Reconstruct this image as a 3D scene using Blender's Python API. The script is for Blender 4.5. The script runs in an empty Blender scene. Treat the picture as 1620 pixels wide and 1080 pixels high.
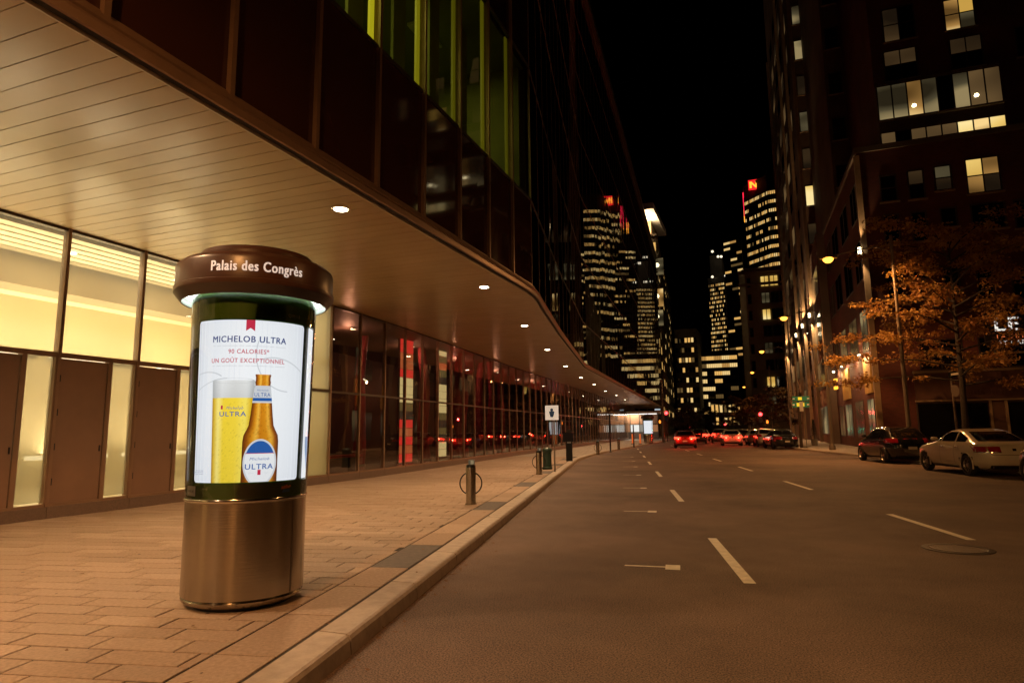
import bpy, math, random
from mathutils import Vector, Matrix
random.seed(11)
D = bpy.data; SC = bpy.context.scene; COL = SC.collection
cos, sin, pi, hypot = math.cos, math.sin, math.pi, math.hypot

# ------------------------------------------------------------------ camera
EYE = 1.53
F, CX, CY = 1010.0, 810.0, 540.0
PITCH = math.atan(142 / F); YAW = math.atan(390 / 1020.0); ROLL = math.radians(.63)
FW = Vector((-sin(YAW) * cos(PITCH), cos(YAW) * cos(PITCH), sin(PITCH)))
R0 = Vector((cos(YAW), sin(YAW), 0)); U0 = R0.cross(FW)
RV = R0 * cos(ROLL) - U0 * sin(ROLL); UV = U0 * cos(ROLL) + R0 * sin(ROLL)
cam = D.objects.new('camera', D.cameras.new('camera')); COL.objects.link(cam)
m = Matrix((RV, UV, -FW)).transposed().to_4x4(); m.translation = (0, 0, EYE); cam.matrix_world = m
cam.data.sensor_width = 36; cam.data.lens = 36 * F / 1620; cam.data.clip_start = .05; cam.data.clip_end = 6000
SC.camera = cam
# ------------------------------------------------------------------ night sky
W = D.worlds.new('World'); SC.world = W; W.use_nodes = True
sky = W.node_tree.nodes.new('ShaderNodeTexSky'); sky.sky_type = 'NISHITA'; sky.sun_disc = False
sky.sun_elevation = math.radians(-9); sky.sun_rotation = math.radians(250)
bg = W.node_tree.nodes['Background']; bg.inputs['Strength'].default_value = .05
W.node_tree.links.new(sky.outputs[0], bg.inputs[0])
vs = SC.view_settings; vs.view_transform = 'Standard'; vs.look = 'None'; vs.exposure = 0; vs.gamma = 1
SC.cycles.use_denoising = True; SC.cycles.max_bounces = 7; SC.cycles.transparent_max_bounces = 12
SC.cycles.sample_clamp_indirect = 4; SC.cycles.caustics_reflective = False; SC.cycles.caustics_refractive = False
SC.cycles.use_light_tree = True

# lamp powers (W) by group of lamps
P_SOFFIT = 900; P_STREET = 1900; P_LOBBY = 50; P_HALL = 60; P_UPPER = 24
C_SOFFIT = (1, .60, .30); C_SODIUM = (1, .43, .13); C_LOBBY = (1, .83, .53)

# ------------------------------------------------------------------ helpers
def ray(px, py): return FW + RV * ((px - CX) / F) + UV * ((CY - py) / F)
def gz(px, py, z):                       # pixel -> point on the level z
    d = ray(px, py); return Vector((0, 0, EYE)) + d * ((z - EYE) / d.z)
def py_(px, py, Y):                      # pixel -> point on the plane y = Y
    d = ray(px, py); return Vector((0, 0, EYE)) + d * (Y / d.y)
def px_(px, py, X):
    d = ray(px, py); return Vector((0, 0, EYE)) + d * (X / d.x)
def lerp(a, b, t): return a + (b - a) * t
def interp(pts, y):                      # pts (x, y): x as a function of y
    if y <= pts[0][1]: return pts[0][0]
    for (xa, ya), (xb, yb) in zip(pts, pts[1:]):
        if y <= yb: return lerp(xa, xb, (y - ya) / (yb - ya))
    (xa, ya), (xb, yb) = pts[-2:]
    return xb + (xb - xa) * (y - yb) / (yb - ya)

ORG = {}
def tag(o, label=None, cat=None, group=None, kind=None):
    if label: o['label'] = label
    if cat: o['category'] = cat
    if group: o['group'] = group
    if kind: o['kind'] = kind
    return o
def thing(name, label, cat, loc=(0, 0, 0), rz=0, group=None):
    o = D.objects.new(name, None); COL.objects.link(o); o.empty_display_size = .2
    o.location = loc; o.rotation_euler = (0, 0, rz); ORG[o.name] = Vector(loc)
    return tag(o, label, cat, group)
def link(name, me, parent=None, loc=None):
    o = D.objects.new(name, me); COL.objects.link(o)
    if parent is not None: o.parent = parent
    if loc is not None: o.location = loc
    return o
class MB:
    def __init__(s): s.v = []; s.f = []; s.mi = []; s.cur = 0
    def add(s, vs, fs):
        n = len(s.v); s.v += [tuple(p) for p in vs]
        for f in fs: s.f.append(tuple(n + i for i in f)); s.mi.append(s.cur)
        return s
    def quad(s, *p): return s.add(p, [tuple(range(len(p)))])
    def box(s, x0, x1, y0, y1, z0, z1):
        return s.hexa([(x0, y0), (x1, y0), (x1, y1), (x0, y1)], z0, z1)
    def hexa(s, poly, z0, z1):
        n = len(poly)
        vs = [(x, y, z0) for x, y in poly] + [(x, y, z1) for x, y in poly]
        fs = [tuple(range(n - 1, -1, -1)), tuple(range(n, 2 * n))] + [(i, (i + 1) % n, n + (i + 1) % n, n + i) for i in range(n)]
        return s.add(vs, fs)
    def obox(s, c, ax, hl, hw, z0, z1):          # box along direction ax in plan
        ax = Vector((ax[0], ax[1])).normalized(); nx = Vector((-ax.y, ax.x)); c = Vector(c[:2])
        P = [c - ax * hl - nx * hw, c + ax * hl - nx * hw, c + ax * hl + nx * hw, c - ax * hl + nx * hw]
        return s.hexa([tuple(p) for p in P], z0, z1)
    def tube(s, pts, rad, n=8, cap=True):
        pts = [Vector(p) for p in pts]
        if not hasattr(rad, '__len__'): rad = [rad] * len(pts)
        base = len(s.v); up = None
        for i, p in enumerate(pts):
            t = (pts[min(i + 1, len(pts) - 1)] - pts[max(i - 1, 0)]).normalized()
            if up is None: up = Vector((0, 0, 1)) if abs(t.z) < .9 else Vector((1, 0, 0))
            a = t.cross(up).normalized(); b = a.cross(t).normalized(); up = b
            for k in range(n):
                q = p + (a * cos(2 * pi * k / n) + b * sin(2 * pi * k / n)) * rad[i]; s.v.append(tuple(q))
        for i in range(len(pts) - 1):
            for k in range(n):
                k2 = (k + 1) % n; A = base + i * n; B = A + n
                s.f.append((A + k, A + k2, B + k2, B + k)); s.mi.append(s.cur)
        if cap:
            s.f.append(tuple(base + k for k in range(n - 1, -1, -1))); s.mi.append(s.cur)
            s.f.append(tuple(base + (len(pts) - 1) * n + k for k in range(n))); s.mi.append(s.cur)
        return s
    def lathe(s, prof, c=(0, 0, 0), n=48, a0=0, a1=2 * pi):
        full = abs(a1 - a0 - 2 * pi) < 1e-6; m = n if full else n + 1
        base = len(s.v)
        for r, z in prof:
            for k in range(m):
                a = a0 + (a1 - a0) * k / n; s.v.append((c[0] + r * cos(a), c[1] + r * sin(a), c[2] + z))
        for i in range(len(prof) - 1):
            for k in range(n):
                k2 = (k + 1) % m; A = base + i * m; B = A + m
                s.f.append((A + k, A + k2, B + k2, B + k)); s.mi.append(s.cur)
        return s
    def torus(s, c, ax, R, r, n=28, k=8):
        ax = Vector(ax).normalized(); a = ax.orthogonal().normalized(); b = ax.cross(a)
        base = len(s.v)
        for i in range(n):
            d = a * cos(2 * pi * i / n) + b * sin(2 * pi * i / n)
            for j in range(k):
                q = Vector(c) + d * (R + r * cos(2 * pi * j / k)) + ax * (r * sin(2 * pi * j / k)); s.v.append(tuple(q))
        for i in range(n):
            for j in range(k):
                s.f.append((base + i * k + j, base + ((i + 1) % n) * k + j, base + ((i + 1) % n) * k + (j + 1) % k, base + i * k + (j + 1) % k)); s.mi.append(s.cur)
        return s
    def mesh(s, name, mats, off=Vector((0, 0, 0)), smooth=None):
        me = D.meshes.new(name)
        me.from_pydata([(p[0] - off.x, p[1] - off.y, p[2] - off.z) for p in s.v], [], s.f)
        for mt in (mats if isinstance(mats, (list, tuple)) else [mats]): me.materials.append(mt)
        if any(s.mi): me.polygons.foreach_set('material_index', s.mi)
        if smooth is not None:
            me.polygons.foreach_set('use_smooth', [True] * len(me.polygons)); me.set_sharp_from_angle(angle=math.radians(smooth))
        me.update(); return me
    def build(s, name, mats, parent=None, smooth=None, local=False):
        off = Vector((0, 0, 0))
        if parent is not None and not local: off = world_org(parent)
        return link(name, s.mesh(name, mats, off, smooth), parent)
def world_org(o):
    v = Vector((0, 0, 0))
    while o is not None: v = v + o.location; o = o.parent
    return v
def lamp(kind, name, loc, power, col, parent=None, rot=None, size=.1, **kw):
    l = D.lights.new(name, kind); l.energy = power; l.color = col
    for k, v in kw.items(): setattr(l, k, v)
    if kind in ('POINT', 'SPOT'): l.shadow_soft_size = size
    else: l.size = size
    o = link(name, l, parent)
    o.location = Vector(loc) - (world_org(parent) if parent is not None else Vector((0, 0, 0)))
    if rot: o.rotation_euler = rot
    return o

# ------------------------------------------------------------------ materials
def nd(nt, t, **kw):
    n = nt.nodes.new(t)
    for k, v in kw.items(): setattr(n, k, v)
    return n
def mat(name, col, rough=.5, metal=0, spec=.5, var=None, bump=None, emis=None, es=0, objvar=0, rvar=0, scale_vec=None, ior=1.5, coat=0):
    """col linear; var=(scale, amount[, detail]) colour mottling; bump=(scale, strength, distance)"""
    mt = D.materials.new(name); mt.use_nodes = True; nt = mt.node_tree; b = nt.nodes['Principled BSDF']; L = nt.links
    b.inputs['Base Color'].default_value = (*col, 1); b.inputs['Roughness'].default_value = rough
    b.inputs['Metallic'].default_value = metal; b.inputs['Specular IOR Level'].default_value = spec; b.inputs['IOR'].default_value = ior
    if coat: b.inputs['Coat Weight'].default_value = coat; b.inputs['Coat Roughness'].default_value = .03
    vec = None
    if var or bump or rvar:
        tc = nd(nt, 'ShaderNodeTexCoord'); vec = tc.outputs['Object']
        if scale_vec:
            mp = nd(nt, 'ShaderNodeMapping'); mp.inputs['Scale'].default_value = scale_vec; L.new(vec, mp.inputs[0]); vec = mp.outputs[0]
    if var or objvar:
        val = None
        if var:
            n = nd(nt, 'ShaderNodeTexNoise'); n.inputs['Scale'].default_value = var[0]; n.inputs['Detail'].default_value = var[2] if len(var) > 2 else 5
            n.inputs['Roughness'].default_value = .65; L.new(vec, n.inputs['Vector'])
            mr = nd(nt, 'ShaderNodeMapRange'); mr.inputs[1].default_value = .3; mr.inputs[2].default_value = .7
            mr.inputs[3].default_value = 1 - var[1]; mr.inputs[4].default_value = 1 + var[1]; L.new(n.outputs[0], mr.inputs[0]); val = mr.outputs[0]
        if objvar:
            oi = nd(nt, 'ShaderNodeObjectInfo'); mr = nd(nt, 'ShaderNodeMapRange')
            mr.inputs[3].default_value = 1 - objvar; mr.inputs[4].default_value = 1 + objvar; L.new(oi.outputs['Random'], mr.inputs[0])
            if val:
                mu = nd(nt, 'ShaderNodeMath', operation='MULTIPLY'); L.new(val, mu.inputs[0]); L.new(mr.outputs[0], mu.inputs[1]); val = mu.outputs[0]
            else: val = mr.outputs[0]
        hs = nd(nt, 'ShaderNodeHueSaturation'); hs.inputs['Color'].default_value = (*col, 1); L.new(val, hs.inputs['Value'])
        L.new(hs.outputs[0], b.inputs['Base Color'])
    if rvar:
        n = nd(nt, 'ShaderNodeTexNoise'); n.inputs['Scale'].default_value = rvar[0]; n.inputs['Detail'].default_value = 4; L.new(vec, n.inputs['Vector'])
        mr = nd(nt, 'ShaderNodeMapRange'); mr.inputs[3].default_value = max(0, rough - rvar[1]); mr.inputs[4].default_value = rough + rvar[1]
        L.new(n.outputs[0], mr.inputs[0]); L.new(mr.outputs[0], b.inputs['Roughness'])
    if bump:
        n = nd(nt, 'ShaderNodeTexNoise'); n.inputs['Scale'].default_value = bump[0]; n.inputs['Detail'].default_value = 4; L.new(vec, n.inputs['Vector'])
        bp = nd(nt, 'ShaderNodeBump'); bp.inputs['Strength'].default_value = bump[1]; bp.inputs['Distance'].default_value = bump[2] if len(bump) > 2 else .01
        L.new(n.outputs[0], bp.inputs['Height']); L.new(bp.outputs[0], b.inputs['Normal'])
    if emis:
        b.inputs['Emission Color'].default_value = (*emis, 1); b.inputs['Emission Strength'].default_value = es
    return mt
def glow(name, col, es=1): return D.materials.get(name) or mat(name, (.02, .02, .02), .4, emis=col, es=es)
def glass(name, tint=(.9, .9, .9), refl=(1, 1, 1), ior=1.5, rough=.0, bump=None, haze=0, boost=0, hcol=(.9, .88, .8)):
    mt = D.materials.new(name); mt.use_nodes = True; nt = mt.node_tree; nt.nodes.clear(); L = nt.links
    out = nd(nt, 'ShaderNodeOutputMaterial'); mx = nd(nt, 'ShaderNodeMixShader'); tr = nd(nt, 'ShaderNodeBsdfTransparent'); gl = nd(nt, 'ShaderNodeBsdfGlossy')
    fr = nd(nt, 'ShaderNodeFresnel'); fr.inputs[0].default_value = ior
    tr.inputs[0].default_value = (*tint, 1); gl.inputs[0].default_value = (*refl, 1); gl.inputs['Roughness'].default_value = rough
    fac = fr.outputs[0]
    if boost:
        ad = nd(nt, 'ShaderNodeMath', operation='ADD'); ad.inputs[1].default_value = boost; ad.use_clamp = True; L.new(fac, ad.inputs[0]); fac = ad.outputs[0]
    L.new(fac, mx.inputs[0]); L.new(tr.outputs[0], mx.inputs[1]); L.new(gl.outputs[0], mx.inputs[2])
    if bump:
        tc = nd(nt, 'ShaderNodeTexCoord'); n = nd(nt, 'ShaderNodeTexNoise'); n.inputs['Scale'].default_value = bump[0]; n.inputs['Detail'].default_value = 1; L.new(tc.outputs['Object'], n.inputs['Vector'])
        bp = nd(nt, 'ShaderNodeBump'); bp.inputs['Strength'].default_value = 1; bp.inputs['Distance'].default_value = bump[1]; L.new(n.outputs[0], bp.inputs['Height']); L.new(bp.outputs[0], gl.inputs['Normal'])
    last = mx.outputs[0]
    if haze:
        tl = nd(nt, 'ShaderNodeBsdfTranslucent'); tl.inputs[0].default_value = (*hcol, 1); m2 = nd(nt, 'ShaderNodeMixShader'); m2.inputs[0].default_value = haze
        L.new(last, m2.inputs[1]); L.new(tl.outputs[0], m2.inputs[2]); last = m2.outputs[0]
    L.new(last, out.inputs[0]); return mt

def asphalt_mat():
    mt = mat('asphalt', (.148, .103, .079), .78, var=(.30, .42, 8), bump=(80, .7, .014), rvar=(3, .12)); nt = mt.node_tree; L = nt.links
    b = nt.nodes['Principled BSDF']; hs = [n for n in nt.nodes if n.type == 'HUE_SAT'][0]; tc = [n for n in nt.nodes if n.type == 'TEX_COORD'][0]
    n = nd(nt, 'ShaderNodeTexNoise'); n.inputs['Scale'].default_value = 75; n.inputs['Detail'].default_value = 3; n.inputs['Roughness'].default_value = .8; L.new(tc.outputs['Object'], n.inputs['Vector'])
    cr = nd(nt, 'ShaderNodeValToRGB'); cr.color_ramp.elements[0].position = .40; cr.color_ramp.elements[0].color = (.30, .30, .30, 1)
    cr.color_ramp.elements[1].position = .62; cr.color_ramp.elements[1].color = (1.85, 1.8, 1.75, 1); L.new(n.outputs[0], cr.inputs[0])
    mx = nd(nt, 'ShaderNodeMix', data_type='RGBA', blend_type='MULTIPLY'); mx.inputs[0].default_value = 1
    L.new(hs.outputs[0], mx.inputs[6]); L.new(cr.outputs[0], mx.inputs[7]); L.new(mx.outputs[2], b.inputs['Base Color'])
    return mt
def pave_far_mat():
    mt = mat('paving_far', (.36, .30, .25), .8, bump=(60, .3, .004)); nt = mt.node_tree; b = nt.nodes['Principled BSDF']; L = nt.links
    tc = nd(nt, 'ShaderNodeTexCoord'); mp = nd(nt, 'ShaderNodeMapping'); mp.inputs['Rotation'].default_value = (0, 0, math.radians(-12)); L.new(tc.outputs['Object'], mp.inputs[0])
    br = nd(nt, 'ShaderNodeTexBrick'); br.inputs['Scale'].default_value = 1; br.inputs['Brick Width'].default_value = .62; br.inputs['Row Height'].default_value = .235
    br.inputs['Mortar Size'].default_value = .008; br.inputs['Color1'].default_value = (.40, .34, .28, 1); br.inputs['Color2'].default_value = (.30, .25, .21, 1); br.inputs['Mortar'].default_value = (.10, .08, .07, 1)
    L.new(mp.outputs[0], br.inputs['Vector']); L.new(br.outputs[0], b.inputs['Base Color']); return mt
def brick_mat(name, c1, c2, mo, sc=1):
    mt = mat(name, c1, .85); nt = mt.node_tree; b = nt.nodes['Principled BSDF']; L = nt.links
    tc = nd(nt, 'ShaderNodeTexCoord'); sp = nd(nt, 'ShaderNodeSeparateXYZ'); ad = nd(nt, 'ShaderNodeMath', operation='ADD'); cb = nd(nt, 'ShaderNodeCombineXYZ')
    L.new(tc.outputs['Object'], sp.inputs[0]); L.new(sp.outputs[0], ad.inputs[0]); L.new(sp.outputs[1], ad.inputs[1]); L.new(ad.outputs[0], cb.inputs[0]); L.new(sp.outputs[2], cb.inputs[1])
    br = nd(nt, 'ShaderNodeTexBrick'); br.inputs['Scale'].default_value = sc; br.inputs['Brick Width'].default_value = .24; br.inputs['Row Height'].default_value = .08; br.inputs['Mortar Size'].default_value = .006
    br.inputs['Color1'].default_value = (*c1, 1); br.inputs['Color2'].default_value = (*c2, 1); br.inputs['Mortar'].default_value = (*mo, 1)
    L.new(cb.outputs[0], br.inputs['Vector'])
    n = nd(nt, 'ShaderNodeTexNoise'); n.inputs['Scale'].default_value = .35; n.inputs['Detail'].default_value = 5; L.new(tc.outputs['Object'], n.inputs['Vector'])
    mr = nd(nt, 'ShaderNodeMapRange'); mr.inputs[1].default_value = .3; mr.inputs[2].default_value = .7; mr.inputs[3].default_value = .65; mr.inputs[4].default_value = 1.3; L.new(n.outputs[0], mr.inputs[0])
    mx = nd(nt, 'ShaderNodeVectorMath', operation='SCALE'); L.new(br.outputs[0], mx.inputs[0]); L.new(mr.outputs[0], mx.inputs['Scale']); L.new(mx.outputs[0], b.inputs['Base Color']); return mt
def steel_mat():
    mt = mat('brushed_bronze_steel', (.40, .35, .275), .2, metal=1, var=(4, .10, 4), bump=(1.0, .12, .004), scale_vec=(2, 2, 160))
    nt = mt.node_tree; b = nt.nodes['Principled BSDF']; tg = nd(nt, 'ShaderNodeTangent'); tg.direction_type = 'RADIAL'; tg.axis = 'Z'
    b.inputs['Anisotropic'].default_value = .9; b.inputs['Anisotropic Rotation'].default_value = .25; nt.links.new(tg.outputs[0], b.inputs['Tangent']); return mt

ASPHALT = asphalt_mat(); PAVEFAR = pave_far_mat(); STEEL = steel_mat()
PAVER = mat('concrete_paver', (.37, .275, .205), .82, var=(30, .22, 8), bump=(140, .6, .006), objvar=.11)
PAVER2 = mat('concrete_paver_b', (.345, .252, .185), .84, var=(30, .24, 8), bump=(140, .6, .006), objvar=.08)
DARKPAVER = mat('dark_granite_paver', (.10, .085, .075), .7, var=(12, .25, 6), bump=(140, .3, .003))
JOINT = mat('joint_sand', (.035, .028, .022), .95)
KERB = mat('granite_kerb', (.42, .36, .30), .75, var=(9, .18, 8), bump=(70, .35, .006), objvar=.07)
PAINT = mat('road_paint', (.72, .66, .55), .6, var=(9, .22, 8), bump=(90, .4, .004))
GROUND = mat('ground_earth', (.05, .045, .04), .9, var=(.2, .2))
SOFFIT = mat('soffit_metal', (.335, .225, .108), .34, var=(.8, .07, 3), rvar=(1.2, .10), objvar=.035, spec=.5)
SOFFIT_FAR = SOFFIT
GAP = mat('shadow_gap', (.015, .012, .01), .8)
BRONZE = mat('bronze_trim', (.24, .15, .095), .38, metal=.35, var=(2, .12), rvar=(4, .08))
DKBRONZE = mat('dark_bronze_trim', (.06, .042, .03), .4, metal=.3)
SPANDREL = mat('brown_spandrel_glass', (.050, .020, .013), .05, spec=.5, ior=1.5)
MIRRORG = mat('reflective_facade_glass', (.006, .0065, .006), .010, spec=.5, ior=3.6, bump=(.5, .06, .05))
UPGLASS = glass('green_tint_glass', (.62, .64, .27), (.85, .85, .7), 1.5, bump=(.6, .0015))
LOBBYGLASS = glass('lobby_glass', (.93, .92, .85), (1, 1, 1), 1.5, haze=.13)
FROSTED = glass('frosted_side_light', (.62, .60, .52), (1, 1, 1), 1.5, haze=.66, hcol=(.29, .272, .215))
DARKGLASS = glass('hall_glass', (.62, .58, .52), (1, .95, .9), 1.55, bump=(.45, .006), boost=.06)
DOORM = mat('brown_door_panel', (.21, .125, .08), .42, var=(1.2, .10), rvar=(3, .08), metal=.15)
PLINTH = mat('brown_granite_plinth', (.135, .09, .065), .5, var=(30, .2, 6), objvar=.08)
CREAM = mat('cream_wall', (.80, .70, .46), .8)
CEILW = mat('cream_ceiling', (.78, .68, .45), .7)
INTFLOOR = mat('interior_floor', (.38, .32, .23), .3)
DARKINT = mat('dark_interior', (.07, .045, .035), .7)
BLACKM = mat('black_metal', (.012, .012, .012), .35, metal=.2)
DKGREEN = mat('dark_green_frame', (.060, .125, .018), .25, coat=.5)
WHITEM = mat('white_enamel', (.75, .75, .72), .4)
GREENBIN = mat('green_bin_paint', (.02, .05, .035), .45)
BROWNCAP = mat('brown_cap_paint', (.066, .031, .022), .33, var=(6, .12), rvar=(9, .1))
CHROME = mat('chrome', (.7, .68, .62), .15, metal=1)
BRICK = brick_mat('red_brick', (.15, .040, .028), (.115, .032, .024), (.09, .055, .045))
BRICK2 = brick_mat('brown_brick', (.17, .095, .06), (.14, .08, .05), (.12, .085, .06))
STONE = mat('limestone', (.30, .24, .17), .85, var=(.6, .18, 6))
CONC = mat('dark_concrete', (.16, .13, .10), .85, var=(.4, .2, 6))
DKWIN = mat('dark_window_glass', (.008, .007, .007), .05, spec=.6, ior=1.6)
FRAMEM = mat('window_frame_dark', (.05, .035, .03), .5)
STONETRIM = mat('sandstone_trim', (.34, .24, .15), .8, var=(1.5, .2, 5))
LITW = [glow('lit_window_warm', (1, .56, .15), .8), glow('lit_window_pale', (1, .68, .26), .85), glow('lit_window_amber', (.85, .45, .12), .55), glow('lit_window_dim', (.42, .25, .08), .28)]

# ------------------------------------------------------------------ plan curves
KL = [(1.02, -14), (-2.75, 4), (-8.71, 32), (-9.35, 37), (-9.8, 42), (-10.15, 48), (-10.4, 56), (-10.9, 71), (-12.6, 97), (-16, 140), (-38, 400)]
KR = [(15.2, -14), (7.3, 25.6), (2.25, 51), (1.55, 58), (.95, 71), (-.8, 97), (-4.2, 140), (-26, 400)]
def kl(y): return interp(KL, y)
def kr(y): return interp(KR, y)
EC = [(-5.75, -40), (-5.75, 16.7), (-6.08, 18.2), (-7.36, 24.6), (-9.75, 37.7), (-11.77, 62.9), (-15.94, 115), (-16.26, 119)]
def ex0(y): return interp(EC, y)
def ex(y): return sum(ex0(y + d * .2) for d in range(-4, 5)) / 9
WC = [(-11.6, -40), (-11.6, 16.5), (-11.72, 19), (-12.2, 24), (-13.25, 34), (-14.05, 44), (-15.0, 56), (-18.9, 100), (-20.4, 119)]
def wx(y): return sum(interp(WC, y + d * .25) for d in range(-4, 5)) / 9
SW = .13; SZ = 5.28

# ------------------------------------------------------------------ ground, road, pavements
tag(MB().quad((-1500, -600, -.05), (1500, -600, -.05), (1500, 2500, -.05), (-1500, 2500, -.05)).build('ground', GROUND), kind='structure')
YS = [-14 + 2 * i for i in range(80)] + [150 + 10 * i for i in range(26)]
b = MB()
for a, c in zip(YS, YS[1:]):
    b.quad((kl(a) - .05, a, 0), (kr(a) + .05, a, 0), (kr(c) + .05, c, 0), (kl(c) - .05, c, 0))
ROAD = tag(b.build('road', ASPHALT), kind='structure')
b = MB()      # far pavement on the left, slabs too small to tell apart
for a, c in zip(YS, YS[1:]):
    b.quad((wx(a) - 1.2, a, SW - .006), (kl(a) - .28, a, SW - .006), (kl(c) - .28, c, SW - .006), (wx(c) - 1.2, c, SW - .006))
PAVE = tag(b.build('pavement', JOINT), kind='structure')
b = MB()
for a, c in zip(YS, YS[1:]):
    if a >= 34: b.quad((wx(a) - .3, a, SW), (kl(a) - .3, a, SW), (kl(c) - .3, c, SW), (wx(c) - .3, c, SW))
tag(b.build('paving_field', PAVEFAR, PAVE), kind='stuff')
b = MB()
for a, c in zip(YS, YS[1:]):
    b.quad((kr(a) + .3, a, SW), (kr(a) + 40, a, SW), (kr(c) + 40, c, SW), (kr(c) + .3, c, SW))
PAVER_R = tag(b.build('far_pavement', PAVEFAR), kind='structure')

UD = Vector((-.213, 1)).normalized(); VD = Vector((-UD.y, UD.x))     # along kerb, towards building
O0 = Vector((kl(4), 4))
def uv(u, v): p = O0 + UD * u + VD * v; return p
def slab_mesh(name, lu, lv, mt, h=.05, bev=.003):
    s = MB(); a, c = lu / 2, lv / 2
    s.add([(-a, -c, -h), (a, -c, -h), (a, c, -h), (-a, c, -h), (-a, -c, -bev), (a, -c, -bev), (a, c, -bev), (-a, c, -bev),
           (-a + bev, -c + bev, 0), (a - bev, -c + bev, 0), (a - bev, c - bev, 0), (-a + bev, c - bev, 0)],
          [(0, 1, 5, 4), (1, 2, 6, 5), (2, 3, 7, 6), (3, 0, 4, 7), (4, 5, 9, 8), (5, 6, 10, 9), (6, 7, 11, 10), (7, 4, 8, 11), (8, 9, 10, 11)])
    return s.mesh(name, mt)
LU, LV, JT = .24, .63, .016
ang = math.atan2(UD.y, UD.x)
sm = [slab_mesh('paving_slab', LU - JT, LV - JT, PAVER), slab_mesh('paving_slab', LU - JT, LV - JT, PAVER2)]
cands = []
row = 0; u = -6.0
while u < 32:
    off = (row * .37 % 1) * LV + random.uniform(-.03, .03)
    j = 0; v = .74 + (off - LV)
    while v < 10.5:
        lo = max(v, .74)
        c = uv(u + LU / 2, (lo + v + LV) / 2)
        if v + LV - lo > .06 and c.x > wx(c.y) - .6 and c.y < 34: cands.append((u, lo, v + LV, c))
        v += LV
    u += LU; row += 1
def vis(c):
    d = Vector((c.x, c.y, SW - EYE)); z = d.dot(FW)
    if z < .3: return 0
    px = CX + F * d.dot(RV) / z; py = CY - F * d.dot(UV) / z
    return 1 / z ** 2 if -60 < px < 1650 and py < 1120 else 0
cands.sort(key=lambda t: -vis(t[3]))
rest = MB(); n_slab = 0
for i, (u, lo, hi, c) in enumerate(cands):
    if n_slab < 285 and vis(c) > 0:
        full = abs(hi - lo - LV) < 1e-3
        o = link('paving_slab', random.choice(sm), PAVE, (c.x, c.y, SW + random.uniform(-.0018, .0018)))
        o.rotation_euler = (random.gauss(0, .002), random.gauss(0, .0015), ang)
        if not full: o.scale = (1, (hi - lo - JT) / (LV - JT), 1)
        n_slab += 1
    else:
        rest.cur = random.randint(0, 1); dz = random.uniform(-.0018, .0018)
        P = [uv(u + JT / 2, lo + JT / 2), uv(u + LU - JT / 2, lo + JT / 2), uv(u + LU - JT / 2, hi - JT / 2), uv(u + JT / 2, hi - JT / 2)]
        rest.add([(p.x, p.y, SW - .04) for p in P] + [(p.x, p.y, SW + dz) for p in P], [(4, 5, 6, 7), (0, 1, 5, 4), (1, 2, 6, 5), (2, 3, 7, 6), (3, 0, 4, 7)])
tag(rest.build('paving_slab_field', [PAVER, PAVER2], PAVE), kind='stuff')
# band of long slabs beside the kerb, with a dark one at every parking mark
bd = MB(); u = -6.2; nb = 0
darks = [2.2 + 4.95 * k for k in range(-1, 7)]
while u < 30:
    nxt = min([d for d in darks if d > u + .05], default=99)
    isd = any(abs(u - d) < .02 for d in darks); ln = 1.35 if isd else min(.92, nxt - u)
    c = uv(u + ln / 2, .52)
    mt = DARKPAVER if isd else (PAVER if nb % 2 else PAVER2)
    o = link('band_slab', slab_mesh('band_slab', ln - JT, .43 - JT, mt), PAVE, (c.x, c.y, SW + random.uniform(-.001, .001))); o.rotation_euler = (0, 0, ang)
    u += ln; nb += 1
rnd = random.Random(8); gm = MB()
for _ in range(70):
    p = uv(rnd.uniform(-2, 14), rnd.uniform(.4, 7)); r = rnd.uniform(.008, .022)
    gm.add([(p.x + r * cos(q * pi / 4) * rnd.uniform(.7, 1.2), p.y + r * sin(q * pi / 4) * rnd.uniform(.7, 1.2), SW + .004) for q in range(8)], [tuple(range(8))])
tag(gm.build('gum_spot_field', mat('old_gum', (.06, .048, .04), .8), PAVE), kind='stuff')
lf = MB()                                  # fallen leaves blown along the gutter and the slabs
for _ in range(420):
    y = rnd.uniform(2, 30); g = rnd.random() < .7; x = kl(y) + (rnd.expovariate(9) + .02 if g else -rnd.uniform(.1, 4)); z = .006 if g else SW + .006; l_ = rnd.uniform(.02, .05); an = rnd.uniform(0, 6.3)
    a_ = Vector((cos(an), sin(an), rnd.uniform(0, .35))) * l_; n_ = Vector((-sin(an), cos(an), rnd.uniform(-.2, .2))) * l_ * .4; p = Vector((x, y, z))
    lf.add([tuple(p - a_ * .5 + Vector((0, 0, a_.z))), tuple(p + n_ + Vector((0, 0, abs(n_.z)))), tuple(p + a_ + Vector((0, 0, .002))), tuple(p - n_ + Vector((0, 0, abs(n_.z))))], [(0, 1, 2, 3)])
tag(lf.build('leaf_litter', mat('dry_leaf', (.16, .08, .03), .8), PAVE), kind='stuff')
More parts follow.
